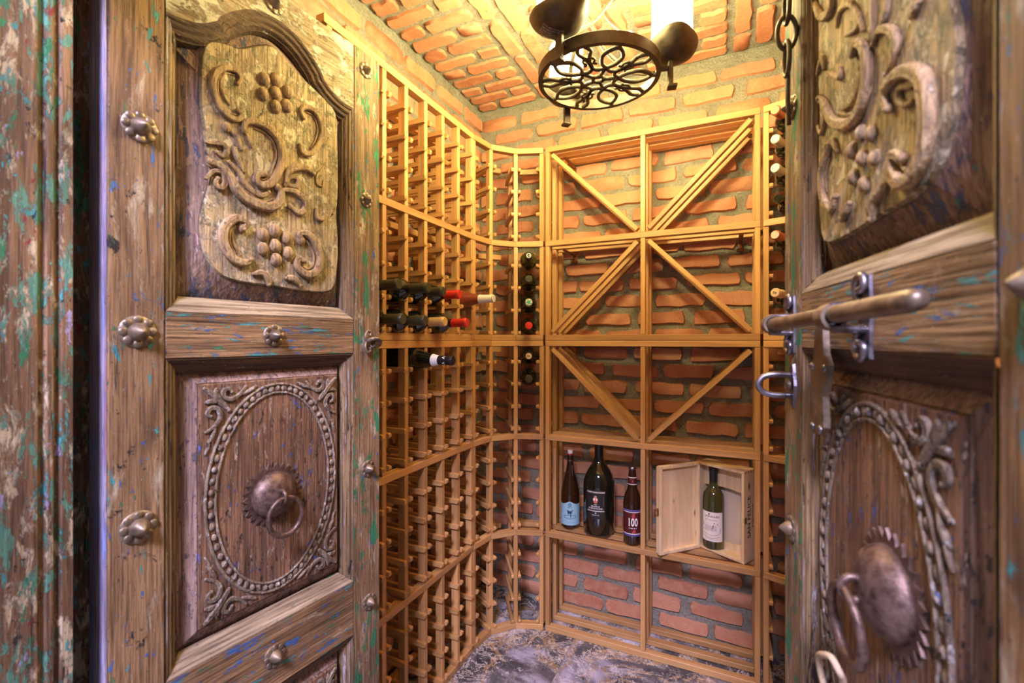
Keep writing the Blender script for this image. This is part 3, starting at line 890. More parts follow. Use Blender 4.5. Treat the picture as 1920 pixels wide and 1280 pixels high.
# swing-top
P1 = [(0.001, 0.004), (0.036, 0.0), (0.0415, 0.006), (0.0415, 0.135), (0.0395, 0.160), (0.033, 0.195), (0.025, 0.225), (0.0185, 0.250), (0.0150, 0.275), (0.0135, 0.300), (0.0145, 0.303), (0.0145, 0.314), (0.012, 0.318), (0.001, 0.318)]
x, y = -0.640, 1.993
sb = standing('swing_top_bottle', x, y, ZS, P1, G_BROWN, 'dark swing-top bottle with pale blue label on the open shelf')
ca = cam_angle(x, y) - 0.05
inst('paper_label', band_mesh('paper_label', P1, 0.016, 0.108, ca - 1.35, ca + 1.35, PAPERBLUE, n=28, top=lambda u: 0.012 * math.exp(-((u - 0.5) / 0.16) ** 2) + 0.004 * math.exp(-((min(u, 1 - u)) / 0.08) ** 2)), sb)
wrap_line('label_print', ellipse(0.0055, 0.0055, 16), 0.003, P1, 0.105, ca, NAVY, sb, closed=True)
scribble(sb, 0.018, 0.0035, P1, 0.094, ca, NAVY, 3)
wrap_shape('label_print', [(-0.014, 0.012), (-0.006, 0.006), (0.006, 0.007), (0.015, 0.013), (0.007, -0.008), (-0.008, -0.008)], P1, 0.073, ca, NAVY, sb)
wrap_shape('label_print', [(0.001, 0.0), (0.006, 0.0), (0.006, -0.014), (0.003, -0.014)], P1, 0.064, ca, NAVY, sb)
wrap_line('label_print', ellipse(0.027, 0.0075, 28), 0.0018, P1, 0.053, ca, NAVY, sb, closed=True)
scribble(sb, 0.036, 0.0022, P1, 0.030, ca, INKGREY, 4)
MB().lathe([(0.001, 0.316), (0.0115, 0.316), (0.0115, 0.322), (0.001, 0.322)], 20).obj('rubber_washer', FOIL_RED, sb, smooth=True, angle=0.9)
MB().lathe([(0.001, 0.322), (0.0105, 0.322), (0.0125, 0.326), (0.0120, 0.337), (0.001, 0.339)], 20).obj('ceramic_stopper', PAPERWHITE, sb, smooth=True, angle=0.9)
wv = MB()
tx, ty = -math.sin(ca), math.cos(ca)
wv.tube([(0.0148 * math.cos(a), 0.0148 * math.sin(a), 0.293) for a in [i * math.pi / 10 for i in range(20)]], 0.0013, 6, True)
for s in (-1, 1):
    pts = [(s * tx * 0.0125, s * ty * 0.0125, 0.330), (s * tx * 0.021, s * ty * 0.021, 0.322), (s * tx * 0.0235, s * ty * 0.0235, 0.305), (s * tx * 0.0155, s * ty * 0.0155, 0.291)]
    wv.tube(spline(pts, 4), 0.0012, 6)
wv.obj('wire_bail', STEEL, sb, smooth=True)
# double magnum
P2 = [(0.001, 0.005), (0.060, 0.0), (0.067, 0.008), (0.067, 0.205), (0.065, 0.225), (0.057, 0.250), (0.044, 0.272), (0.030, 0.292), (0.0215, 0.308), (0.0185, 0.325), (0.0180, 0.375), (0.0205, 0.377), (0.0205, 0.388), (0.001, 0.390)]
x, y = -0.508, 1.987
mg = standing('magnum_bottle', x, y, ZS, P2, G_DARK, 'large dark magnum bottle with black label, tallest on the open shelf', 44)
ca = cam_angle(x, y) - 0.22
lw = 0.58
inst('paper_label', band_mesh('paper_label', P2, 0.076, 0.196, ca - lw, ca + lw, PAPERBLACK), mg)
wrap_text('label_print', 'CAMPOGIOVANNI', 0.0095, P2, 0.187, ca, INKWHITE, mg, 0.0002, sx=1.02)
wrap_shape('label_print', [(-0.006, 0.018), (0.006, 0.018), (0.005, 0.011), (-0.005, 0.011)], P2, 0.155, ca, INKTAN, mg)
wrap_shape('label_print', [(-0.011, 0.006), (-0.004, 0.012), (0.006, 0.011), (0.011, 0.003), (0.009, -0.006), (0.005, -0.014), (-0.005, -0.014), (-0.009, -0.005)], P2, 0.155, ca, INKORANGE, mg)
wrap_shape('label_print', [(-0.010, 0.005), (-0.004, 0.010), (0.0, 0.004), (-0.003, -0.002), (-0.009, -0.003)], P2, 0.155, ca, INKWHITE, mg, 0.0014)
wrap_shape('label_print', [(0.003, 0.009), (0.008, 0.006), (0.008, -0.001), (0.003, -0.003)], P2, 0.155, ca, INKWHITE, mg, 0.0014)
scribble(mg, 0.011, 0.0034, P2, 0.136, ca, INKWHITE, 5)
wrap_text('label_print', 'BRUNELLO', 0.0075, P2, 0.128, ca, INKWHITE, mg, 0.0002)
wrap_text('label_print', 'DI MONTALCINO', 0.0075, P2, 0.1195, ca, INKWHITE, mg, 0.0002)
wrap_line('label_print', [(-0.036 + 0.004 * i, 0) for i in range(19)], 0.0012, P2, 0.1135, ca, INKGREY, mg)
wrap_line('label_print', [(-0.038 + 0.004 * i, 0) for i in range(20)], 0.0026, P2, 0.1085, ca, INKWHITE, mg)
wrap_line('label_print', [(0.034, 0.004 * i) for i in range(11)], 0.0008, P2, 0.132, ca, INKGREY, mg)
wrap_shape('label_print', [(-0.003, 0.0), (0.0, 0.005), (0.004, 0.002), (0.003, -0.001)], P2, 0.099, ca, INKWHITE, mg)
wrap_text('label_print', 'SAN FELICE', 0.0062, P2, 0.0915, ca, INKWHITE, mg)
MB().lathe([(0.0186, 0.322), (0.0186, 0.372), (0.0212, 0.375), (0.0212, 0.389), (0.0195, 0.392), (0.001, 0.392)], 28).obj('foil_capsule', FOIL_BLACK, mg, smooth=True, angle=0.9)
# beer bottle
P3 = [(0.001, 0.004), (0.032, 0.0), (0.0365, 0.006), (0.0365, 0.165), (0.0345, 0.182), (0.027, 0.205), (0.0205, 0.222), (0.0185, 0.236), (0.0172, 0.265), (0.0140, 0.295), (0.0130, 0.302), (0.0150, 0.304), (0.0150, 0.308), (0.001, 0.308)]
x, y = -0.355, 1.931
be = standing('beer_bottle', x, y, ZS, P3, G_BROWN, 'brown beer bottle with dark red label reading 100 on the open shelf', 32)
ca = cam_angle(x, y) + 0.02
inst('paper_label', band_mesh('paper_label', P3, 0.040, 0.146, ca - 1.25, ca + 1.25, PAPERRED), be)
inst('label_band', band_mesh('label_band', P3, 0.138, 0.146, ca - 1.25, ca + 1.25, INKPURPLE, 0.0009), be)
inst('label_band', band_mesh('label_band', P3, 0.040, 0.047, ca - 1.25, ca + 1.25, INKPURPLE, 0.0009), be)
inst('label_band', band_mesh('label_band', P3, 0.1345, 0.1375, ca - 1.25, ca + 1.25, INKWHITE, 0.0010), be)
inst('label_band', band_mesh('label_band', P3, 0.0475, 0.0505, ca - 1.25, ca + 1.25, INKWHITE, 0.0010), be)
wrap_shape('label_print', [(-0.004, 0.022), (0.006, 0.024), (0.005, 0.010), (0.008, 0.0), (-0.005, 0.0), (-0.006, 0.012)], P3, 0.108, ca + 0.1, INKRED, be, 0.0010)
wrap_shape('label_print', [(-0.006, 0.0), (0.004, 0.012), (0.008, 0.010), (0.009, -0.004), (-0.004, -0.004)], P3, 0.056, ca + 0.1, INKRED, be, 0.0010)
wrap_text('label_print', '100', 0.045, P3, 0.0945, ca + 0.02, INKWHITE, be, 0.0012, 0.0014, 0.62)
scribble(be, 0.030, 0.0040, P3, 0.0725, ca + 0.02, INKWHITE, 6, 0.0014)
inst('neck_label', band_mesh('neck_label', P3, 0.242, 0.272, 0, 2 * math.pi, PAPERRED, 0.0007, 28, m=4), be)
inst('label_band', band_mesh('label_band', P3, 0.2415, 0.2445, 0, 2 * math.pi, INKWHITE, 0.0011, 28), be)
inst('label_band', band_mesh('label_band', P3, 0.2685, 0.2715, 0, 2 * math.pi, INKWHITE, 0.0011, 28), be)
wrap_shape('label_print', [(-0.002, -0.004), (0.004, -0.004), (0.003, 0.004), (0.0, 0.005)], P3, 0.256, ca, INKRED, be, 0.0012)
MB().lathe([(0.0142, 0.300), (0.0162, 0.302), (0.0160, 0.306), (0.0135, 0.311), (0.001, 0.3115)], 21).obj('crown_cap', STEEL, be, smooth=True, angle=0.9)

# wooden gift box with its lid swung open
H = Vector((-0.116, 2.012, ZS)); u = Vector((0.865, -0.502, 0)); w = Vector((0.502, 0.865, 0))
ang = math.atan2(u.y, u.x)
bxo = tag(empty('wooden_bottle_box', H, (0, 0, ang)), 'pale wooden bottle box with open lid on the shelf, side marked SAN FELICE', 'box')
BW, BD, BHt, T = 0.196, 0.080, 0.342, 0.010
MB().box(0, BW, 0, BD, 0, T).obj('box_bottom', PINE, bxo, bevel=0.001)
MB().box(0, BW, 0, BD, BHt - T, BHt).obj('box_top', PINE, bxo, bevel=0.001)
MB().box(0, T, 0, BD, T, BHt - T).obj('box_side', PINE, bxo, bevel=0.001)
MB().box(BW - T, BW, 0, BD, T, BHt - T).obj('box_side', PINE, bxo, bevel=0.001)
MB().box(T, BW - T, BD - 0.005, BD, T, BHt - T).obj('box_back', PINEPLY, bxo)
def liner(z0, z1, k):
    pts = [(T + (BW - 2 * T) * i / 12, z0 + k * 0.006 * math.sin(math.pi * i / 12) ** 2) for i in range(13)] + [(BW - T, z1), (T, z1)]
    MB().plate(pts, 0.052, 0.045).obj('bottle_rest', PINE, bxo)
liner(0.245, BHt - T, 1); 
MB().plate([(T, T), (BW - T, T)] + [(BW - T - (BW - 2 * T) * i / 12, 0.048 - 0.010 * math.sin(math.pi * i / 12) ** 2) for i in range(13)], 0.052, 0.045).obj('bottle_rest', PINE, bxo)
for k in range(4):   # finger joints on the marked side
    MB().box(BW - 0.0005, BW + 0.0006, 0.008 + k * 0.018, 0.017 + k * 0.018, BHt - T, BHt - 0.0005).obj('joint_end', INKTAN, bxo)
def side_text(s, size, yy, bold):
    v, f = text_shape(s, size, bold=bold)
    MB().add([(BW + 0.0008, yy - py, 0.168 + px) for px, py, _ in v], f).obj('printed_name', INK, bxo, recalc=False)
side_text('SAN FELICE', 0.031, 0.036, 0.0002)
side_text('AGRICOLA', 0.018, 0.062, 0.0)
MB().box(BW - 0.001, BW + 0.004, 0.002, 0.014, 0.150, 0.172).obj('latch_plate', BRASS, bxo, bevel=0.0008)
# lid: frame and panel
ld = empty('lid', (0, 0, 0), (0, 0, math.radians(-104)), bxo)
LT = 0.022
MB().box(0, BW, -0.0, 0.005, 0.004, BHt - 0.004).obj('lid_panel', PINE, ld)
MB().box(0, BW, 0.005, LT, 0, 0.012).obj('lid_rail', PINE, ld, bevel=0.001)
MB().box(0, BW, 0.005, LT, BHt - 0.012, BHt).obj('lid_rail', PINE, ld, bevel=0.001)
MB().box(0, 0.010, 0.005, LT, 0.012, BHt - 0.012).obj('lid_stile', PINE, ld, bevel=0.001)
MB().box(BW - 0.012, BW, 0.005, LT, 0.012, BHt - 0.012).obj('lid_stile', PINE, ld, bevel=0.001)
lc = MB()
for za, zb in ((0.150, 0.154), (0.172, 0.176)): lc.box(BW - 0.002, BW + 0.016, 0.008, 0.011, za, zb)
lc.box(BW + 0.012, BW + 0.016, 0.008, 0.011, 0.150, 0.176); lc.box(BW - 0.004, BW + 0.001, 0.004, 0.016, 0.148, 0.178)
lc.obj('latch', BRASS, ld)
# bottle inside
P4 = [(0.001, 0.004), (0.036, 0.0), (0.0405, 0.006), (0.0400, 0.190), (0.0375, 0.210), (0.026, 0.228), (0.0175, 0.240), (0.0152, 0.255), (0.0145, 0.298), (0.0165, 0.300), (0.0165, 0.312), (0.001, 0.314)]
x, y = -0.052, 2.010
bb = standing('boxed_bottle', x, y, ZS + T + 0.001, P4, G_OLIVE, 'olive glass bottle with cream engraved label standing in the wooden box', 36)
ca = cam_angle(x, y) - 0.2
inst('paper_label', band_mesh('paper_label', P4, 0.032, 0.146, ca - 1.08, ca + 1.08, PAPER), bb)
scribble(bb, 0.050, 0.0090, P4, 0.130, ca, INKGREY, 7)
wrap_shape('label_print', ellipse(0.003, 0.003, 10), P4, 0.138, ca - 0.2, INK, bb)
scribble(bb, 0.046, 0.0042, P4, 0.116, ca, INKTAN, 8)
wrap_shape('label_print', [(-0.036, 0.022), (0.010, 0.020), (0.024, 0.016), (0.036, -0.004), (0.033, -0.022), (0.0, -0.018), (-0.034, -0.012)], P4, 0.086, ca, INK, bb, 0.0010)
wrap_shape('label_print', ellipse(0.031, 0.019, 24), P4, 0.085, ca - 0.07, PAPER, bb, 0.0014)
for k in range(5):
    wrap_line('label_print', [(-0.024 + 0.006 * i, 0.0015 * math.sin(i * 2.1 + k)) for i in range(9)], 0.0013, P4, 0.074 + 0.0045 * k, ca - 0.07, INKGREY, bb, 0.0018)
wrap_line('label_print', [(-0.030 + 0.005 * i, -0.006 * math.sin(math.pi * i / 12)) for i in range(13)], 0.001, P4, 0.062, ca, INK, bb)
wrap_line('label_print', [(-0.030 + 0.005 * i, -0.006 * math.sin(math.pi * i / 12)) for i in range(13)], 0.001, P4, 0.052, ca, INK, bb)
scribble(bb, 0.050, 0.0030, P4, 0.042, ca, INKGREY, 9)
MB().lathe([(0.0152, 0.252), (0.0152, 0.296), (0.0172, 0.299), (0.0172, 0.313), (0.015, 0.316), (0.001, 0.316)], 28).obj('foil_capsule', FOIL_BLACK, bb, smooth=True, angle=0.9)

# ------------------------------------------------------------------ chandelier
CX, CY, CZ = -0.31, 1.205, 1.945
ch = tag(empty('chandelier', (CX, CY, CZ)), 'black wrought iron chandelier with three lit glass candles and scrollwork ring', 'chandelier')
RR = 0.158
MB().lathe([(RR - 0.012, 0.0), (RR, 0.0), (RR, 0.028), (RR - 0.006, 0.028), (RR - 0.006, 0.006), (RR - 0.012, 0.006), (RR - 0.012, 0.0)], 64, caps=False).obj('iron_ring', IRON, ch, smooth=True, angle=0.6)
# scrollwork: six-fold interlaced petals and tendrils
def flat_bar(pts, r=0.0054, name='scrollwork'):
    MB().tube([(p[0], p[1], 0.004) for p in pts], r, 6, up=(0, 0, 1), flat=1.0).obj(name, IRON, ch, smooth=True)
def rotp(pts, a):
    c, s = math.cos(a), math.sin(a)
    return [(c * p[0] - s * p[1], s * p[0] + c * p[1]) for p in pts]
for k in range(5):
    a = 2 * math.pi * k / 5 + 0.3
    petal = spline([(0.052, 0.0), (0.072, 0.018), (0.105, 0.024), (0.135, 0.0), (0.105, -0.024), (0.072, -0.018), (0.052, 0.0)], 5)
    flat_bar(rotp([(p.x, p.y) for p in petal], a))
    for s in (-1, 1):
        t1 = spline([(0.052, 0.0), (0.040, s * 0.020), (0.055, s * 0.042), (0.088, s * 0.055), (0.112, s * 0.062), (0.124, s * 0.080)], 5)
        flat_bar(rotp([(p.x, p.y) for p in t1], a))
        t2 = spline([(0.088, s * 0.055), (0.080, s * 0.040), (0.066, s * 0.036), (0.066, s * 0.028)], 4)
        flat_bar(rotp([(p.x, p.y) for p in t2], a), 0.0035)
    flat_bar(rotp([(0.135, 0.0), (0.150, 0.0)], a))
    flat_bar(rotp([(0.010, 0.0), (0.052, 0.0)], a))
flat_bar([(0.014 * math.cos(i * 0.7), 0.014 * math.sin(i * 0.7)) for i in range(10)])
for k, wa in enumerate((135, 15, -105)):
    a = math.radians(wa); dx, dy = math.cos(a), math.sin(a); ra = 0.182
    ar = MB(); ax = Vector((dx, dy, 0)); ay = Vector((-dy, dx, 0)); az = Vector((0, 0, 1))
    ar.obox(ax * ra + az * 0.000, ax * 0.006, ay * 0.0095, az * 0.034)
    ar.obox(ax * (ra + 0.004) + az * -0.034, ax * 0.012, ay * 0.012, az * 0.004)
    ar.obox(ax * ((RR + ra) / 2) + az * 0.014, ax * 0.014, ay * 0.005, az * 0.005)
    arm = ar.obj('arm', IRON, ch, bevel=0.0015)
    # hammered leaf cup with a wavy pointed rim
    vs = []; fs = []; n, m = 40, 8
    cup = MB()
    for side in (0, 1):
        for j in range(m + 1):
            t = j / m
            for i in range(n):
                q = 2 * math.pi * i / n
                pt = 1.0 + 0.22 * t * t * max(0, math.cos(q * 1.0 - a - math.pi / 2)) ** 8 + 0.22 * t * t * max(0, math.cos(q - a + math.pi / 2)) ** 8
                r = (0.006 + 0.057 * math.sin(t * math.pi / 2) ** 0.8) * pt - side * 0.002
                z = 0.031 + 0.045 * (1 - math.cos(t * math.pi / 2)) - 0.006 * t * math.cos(2 * (q - a)) + side * 0.002
                vs.append((dx * (ra + 0.004) + r * math.cos(q), dy * (ra + 0.004) + r * math.sin(q), z))
    N1 = (m + 1) * n
    for side in (0, 1):
        for j in range(m):
            for i in range(n):
                k2 = (i + 1) % n; b = side * N1
                fs.append((b + j * n + i, b + j * n + k2, b + (j + 1) * n + k2, b + (j + 1) * n + i))
    for i in range(n):
        k2 = (i + 1) % n
        fs.append((m * n + i, m * n + k2, N1 + m * n + k2, N1 + m * n + i))
    fs.append(tuple(range(n))); fs.append(tuple(range(N1, N1 + n)))
    cup.add(vs, fs)
    cup.obj('cup', IRON, ch, smooth=True)
    if wa == -105:
        # rating print under the near cup
        c0 = Vector((dx * (ra + 0.004), dy * (ra + 0.004), 0.0))
        vd = Vector((CX, CY, 0)) * 1.0
        rnd = random.Random(3)
        strokes = []
        for r_ in range(4):
            x_ = -0.026
            while x_ < (0.024 if r_ < 2 else 0.0):
                w_ = rnd.uniform(0.0012, 0.003)
                strokes.append(([(x_, 0.0), (x_ + w_, 0.0), (x_ + w_, 0.0045), (x_, 0.0045)], r_)); x_ += w_ + rnd.choice((0.0009, 0.0009, 0.0025))
        tv, tf = text_shape('MAX', 0.0095, align='LEFT')
        vv = []; ff = []
        def under(px, py):
            lx0, ly0 = px, -py          # seen from below the print reads the right way round
            ca_, sa_ = math.cos(math.radians(40)), math.sin(math.radians(40))
            lx, ly = lx0 * ca_ - ly0 * sa_ - 0.012, lx0 * sa_ + ly0 * ca_ - 0.010
            rr = math.hypot(lx, ly)
            th = math.asin(min(1.0, (max(rr - 0.006, 0) / 0.054) ** 1.25))
            return (c0.x + lx, c0.y + ly, 0.031 + 0.045 * (1 - math.cos(th)) - 0.0035)
        for pts, r_ in strokes:
            k3 = len(vv); vv += [under(px, py + 0.010 - r_ * 0.0075) for px, py in pts]; ff.append((k3, k3 + 1, k3 + 2, k3 + 3))
        k3 = len(vv); vv += [under(px + 0.002, py - 0.008) for px, py, _ in tv]; ff += [tuple(i + k3 for i in q) for q in tf]
        MB().add(vv, ff).obj('rating_print', INKGREY, ch, recalc=False)
    gl = MB().lathe([(0.040, 0.046), (0.0495, 0.050), (0.0505, 0.10), (0.0495, 0.155), (0.0500, 0.195), (0.046, 0.199), (0.040, 0.197)], 32).obj('candle_glass', LAMP, ch, (dx * (ra + 0.004), dy * (ra + 0.004), 0), smooth=True, angle=0.9)
for k in range(4):
    a = k * math.pi / 2 + 0.5
    pts = []
    for t, r_, dz in ((0, 0.150, 0.024), (0.6, 0.115, 0.060), (1.3, 0.060, 0.115), (2.2, 0.034, 0.165), (3.2, 0.044, 0.215), (4.1, 0.028, 0.270), (4.9, 0.010, 0.320)):
        pts.append((r_ * math.cos(a + t * 0.8), r_ * math.sin(a + t * 0.8), dz))
    MB().tube(spline(pts, 6), 0.0058, 6, up=(0, 0, 1)).obj('twisted_stem', IRON, ch, smooth=True)
MB().lathe([(0.004, 0.315), (0.012, 0.318), (0.012, 0.34), (0.006, 0.346), (0.006, 0.47), (0.055, 0.475), (0.058, 0.495), (0.0, 0.495)], 24).obj('ceiling_mount', IRON, ch, smooth=True, angle=0.8)
SCROLLS_L = [
 (0.0047, [(0.2,1.7521),(0.2056,1.7663),(0.1962,1.7753),(0.178,1.772),(0.1622,1.7567),(0.1553,1.733),(0.1588,1.7106),(0.1692,1.691),(0.1852,1.6826),(0.2,1.6838),(0.2075,1.6956),(0.2,1.7021)]),
 (0.0024, [(0.178,1.7625),(0.1692,1.7433),(0.1727,1.7225),(0.1852,1.7073)]),
 (0.0067, [(0.2113,1.666),(0.2132,1.6824),(0.2287,1.6915),(0.2487,1.6924),(0.2695,1.6842),(0.2846,1.665),(0.2889,1.6394),(0.2835,1.6169),(0.2738,1.5953),(0.2611,1.5773),(0.2447,1.5706),(0.2346,1.5777),(0.2386,1.5898),(0.2528,1.5941)]),
 (0.0038, [(0.1798,1.6616),(0.1907,1.6563),(0.2,1.6463),(0.2075,1.6297)]),
 (0.0042, [(0.1944,1.6271),(0.1981,1.6111),(0.2113,1.5883)]),
 (0.0031, [(0.2151,1.6636),(0.2209,1.654),(0.2267,1.6404)]),
 (0.0077, [(0.149,1.5858),(0.1676,1.5838),(0.183,1.5703),(0.1969,1.5474),(0.2173,1.534),(0.243,1.5286),(0.2653,1.5319),(0.2815,1.546),(0.2862,1.5674),(0.2768,1.5761)]),
 (0.0047, [(0.183,1.5969),(0.2009,1.584),(0.2132,1.5646),(0.23,1.5522),(0.2474,1.5504),(0.2608,1.5606)]),
 (0.0044, [(0.1435,1.5545),(0.1582,1.5728),(0.1733,1.5714),(0.1772,1.5563),(0.1695,1.544),(0.16,1.5494),(0.1638,1.5605)]),
 (0.0041, [(0.1435,1.6201),(0.1588,1.6238),(0.1727,1.627),(0.1798,1.6163),(0.1727,1.6045),(0.1622,1.6084)]),
 (0.0037, [(0.1452,1.5934),(0.1502,1.5804),(0.1622,1.5843),(0.178,1.5837),(0.1907,1.5686)]),
 (0.0055, [(0.3393,1.7433),(0.3322,1.7577),(0.3441,1.7693),(0.3637,1.7688),(0.3789,1.7526),(0.384,1.7276),(0.3738,1.6968),(0.3563,1.6729),(0.3369,1.6663),(0.3298,1.6811)]),
 (0.0058, [(0.2981,1.5934),(0.303,1.6154),(0.3228,1.6309),(0.3486,1.6366),(0.3619,1.6288)]),
 (0.0041, [(0.2957,1.5859),(0.3079,1.6055),(0.3253,1.606),(0.3228,1.5913),(0.3079,1.5871)]),
 (0.002, [(0.3922,1.6577),(0.3727,1.6296),(0.3727,1.6102),(0.3866,1.6093),(0.3894,1.6224)]),
 (0.0058, [(0.2909,1.5732),(0.3153,1.5776),(0.3381,1.5673),(0.3433,1.5497),(0.3279,1.5343),(0.3079,1.5434)]),
 (0.0044, [(0.37,1.5538),(0.3727,1.535),(0.3866,1.5357),(0.3979,1.5506)]),
 (0.0071, [(0.209,1.4751),(0.2152,1.4891),(0.1969,1.4934),(0.1791,1.4793),(0.1714,1.4553),(0.1772,1.432),(0.1929,1.4139),(0.2132,1.4106),(0.2236,1.4185)]),
 (0.0023, [(0.1899,1.4692),(0.1919,1.4468),(0.2049,1.4262)]),
 (0.0071, [(0.333,1.4768),(0.3279,1.4899),(0.3486,1.4916),(0.3673,1.4735),(0.3782,1.4461),(0.37,1.4158),(0.3486,1.4036),(0.3253,1.4148),(0.3228,1.4331),(0.3381,1.433)]),
 (0.0052, [(0.23,1.3915),(0.2474,1.3958),(0.2585,1.384),(0.2608,1.3733)]),
 (0.0055, [(0.2981,1.3907),(0.3153,1.3915),(0.3304,1.378)]),
]
GRAPES_L = [
 (0.2518, 1.7865, 0.0121),
 (0.2759, 1.797, 0.0124),
 (0.2497, 1.7553, 0.0121),
 (0.2759, 1.7691, 0.0124),
 (0.3022, 1.7831, 0.0127),
 (0.2759, 1.7413, 0.0124),
 (0.3, 1.7537, 0.0126),
 (0.2496, 1.4725, 0.0124),
 (0.2745, 1.4862, 0.0127),
 (0.3006, 1.4755, 0.013),
 (0.2496, 1.4441, 0.0124),
 (0.2745, 1.455, 0.0127),
 (0.2768, 1.4263, 0.0127),
 (0.303, 1.4439, 0.013),
 (0.208, 1.4781, 0.0094),
 (0.333, 1.4768, 0.0099),
 (0.1798, 1.6616, 0.0085),
]
SCROLLS_R = [
 (0.0062, [(0.233,1.4921),(0.2414,1.5104),(0.2265,1.5184),(0.1994,1.5118),(0.1752,1.4935),(0.1677,1.4697),(0.1653,1.4444),(0.1727,1.4232),(0.1883,1.4101),(0.2111,1.4113),(0.2265,1.4302),(0.2233,1.4428),(0.2081,1.4336)]),
 (0.0028, [(0.1966,1.494),(0.2141,1.5032),(0.2171,1.4946),(0.2051,1.482),(0.1966,1.481)]),
 (0.0057, [(0.3136,1.5944),(0.3004,1.6006),(0.2799,1.5782),(0.276,1.551),(0.2839,1.5283),(0.3047,1.5167),(0.3369,1.5231),(0.373,1.5461),(0.3957,1.5776),(0.4138,1.5938)]),
 (0.0035, [(0.3004,1.5706),(0.2962,1.5524),(0.3136,1.5412),(0.3418,1.5446)]),
 (0.0034, [(0.4265,1.6346),(0.4077,1.6457),(0.4016,1.6279)]),
 (0.0031, [(0.3899,1.6166),(0.3518,1.5888),(0.3518,1.5997)]),
 (0.0037, [(0.2683,1.5787),(0.2536,1.5843),(0.2297,1.5689),(0.2202,1.5491),(0.2265,1.5374),(0.2397,1.5309)]),
 (0.0028, [(0.2721,1.583),(0.2683,1.6032),(0.2702,1.6384)]),
 (0.0027, [(0.2645,1.5858),(0.2431,1.59),(0.2363,1.6137)]),
 (0.0049, [(0.433,1.7375),(0.4077,1.703),(0.3785,1.6902),(0.373,1.7067)]),
 (0.0029, [(0.3622,1.659),(0.3518,1.6718),(0.3227,1.6601),(0.3004,1.6306),(0.292,1.6091)]),
 (0.0027, [(0.3369,1.6317),(0.3091,1.6202),(0.3004,1.6226)]),
 (0.0046, [(0.357,1.499),(0.373,1.5189),(0.3899,1.5097),(0.4077,1.4856),(0.4016,1.4527),(0.3785,1.4299),(0.3622,1.4433)]),
 (0.0052, [(0.2431,1.4182),(0.2645,1.4083),(0.2683,1.3906)]),
 (0.0047, [(0.3227,1.4231),(0.3418,1.4092)]),
 (0.0027, [(0.4138,1.5745),(0.4016,1.5569),(0.4138,1.5456),(0.4265,1.5609)]),
 (0.0035, [(0.183,1.5638),(0.1952,1.5595)]),
 (0.0041, [(0.3468,1.6857),(0.3227,1.683),(0.2879,1.6514)]),
]
GRAPES_R = [
 (0.2962, 1.4948, 0.0087),
 (0.2721, 1.4844, 0.0083),
 (0.3181, 1.4837, 0.0091),
 (0.292, 1.4655, 0.0087),
 (0.2645, 1.455, 0.0082),
 (0.3136, 1.4512, 0.009),
 (0.2879, 1.4346, 0.0086),
]

# ------------------------------------------------------------------ carved doors
DW, S0, S1 = 0.548, 0.078, 0.466
DT = 0.068
REC = -0.024          # panel ground lies this far behind the stile face

def arch_path():
    """upper opening outline at the stile face, counter-clockwise from the lower hinge corner"""
    left = [(0.078, 1.31), (0.466, 1.31), (0.466, 1.816)]
    right_half = spline([(0.466, 1.816), (0.440, 1.818), (0.410, 1.828), (0.384, 1.848)], 3)
    bump = spline([(0.380, 1.858), (0.354, 1.884), (0.318, 1.908), (0.272, 1.918), (0.226, 1.908), (0.190, 1.884), (0.164, 1.858)], 4)
    lefth = spline([(0.160, 1.848), (0.134, 1.828), (0.104, 1.818), (0.078, 1.816)], 3)
    top = [(p.x, p.y) for p in right_half[1:]] + [(p.x, p.y) for p in bump] + [(p.x, p.y) for p in lefth]
    return left, top

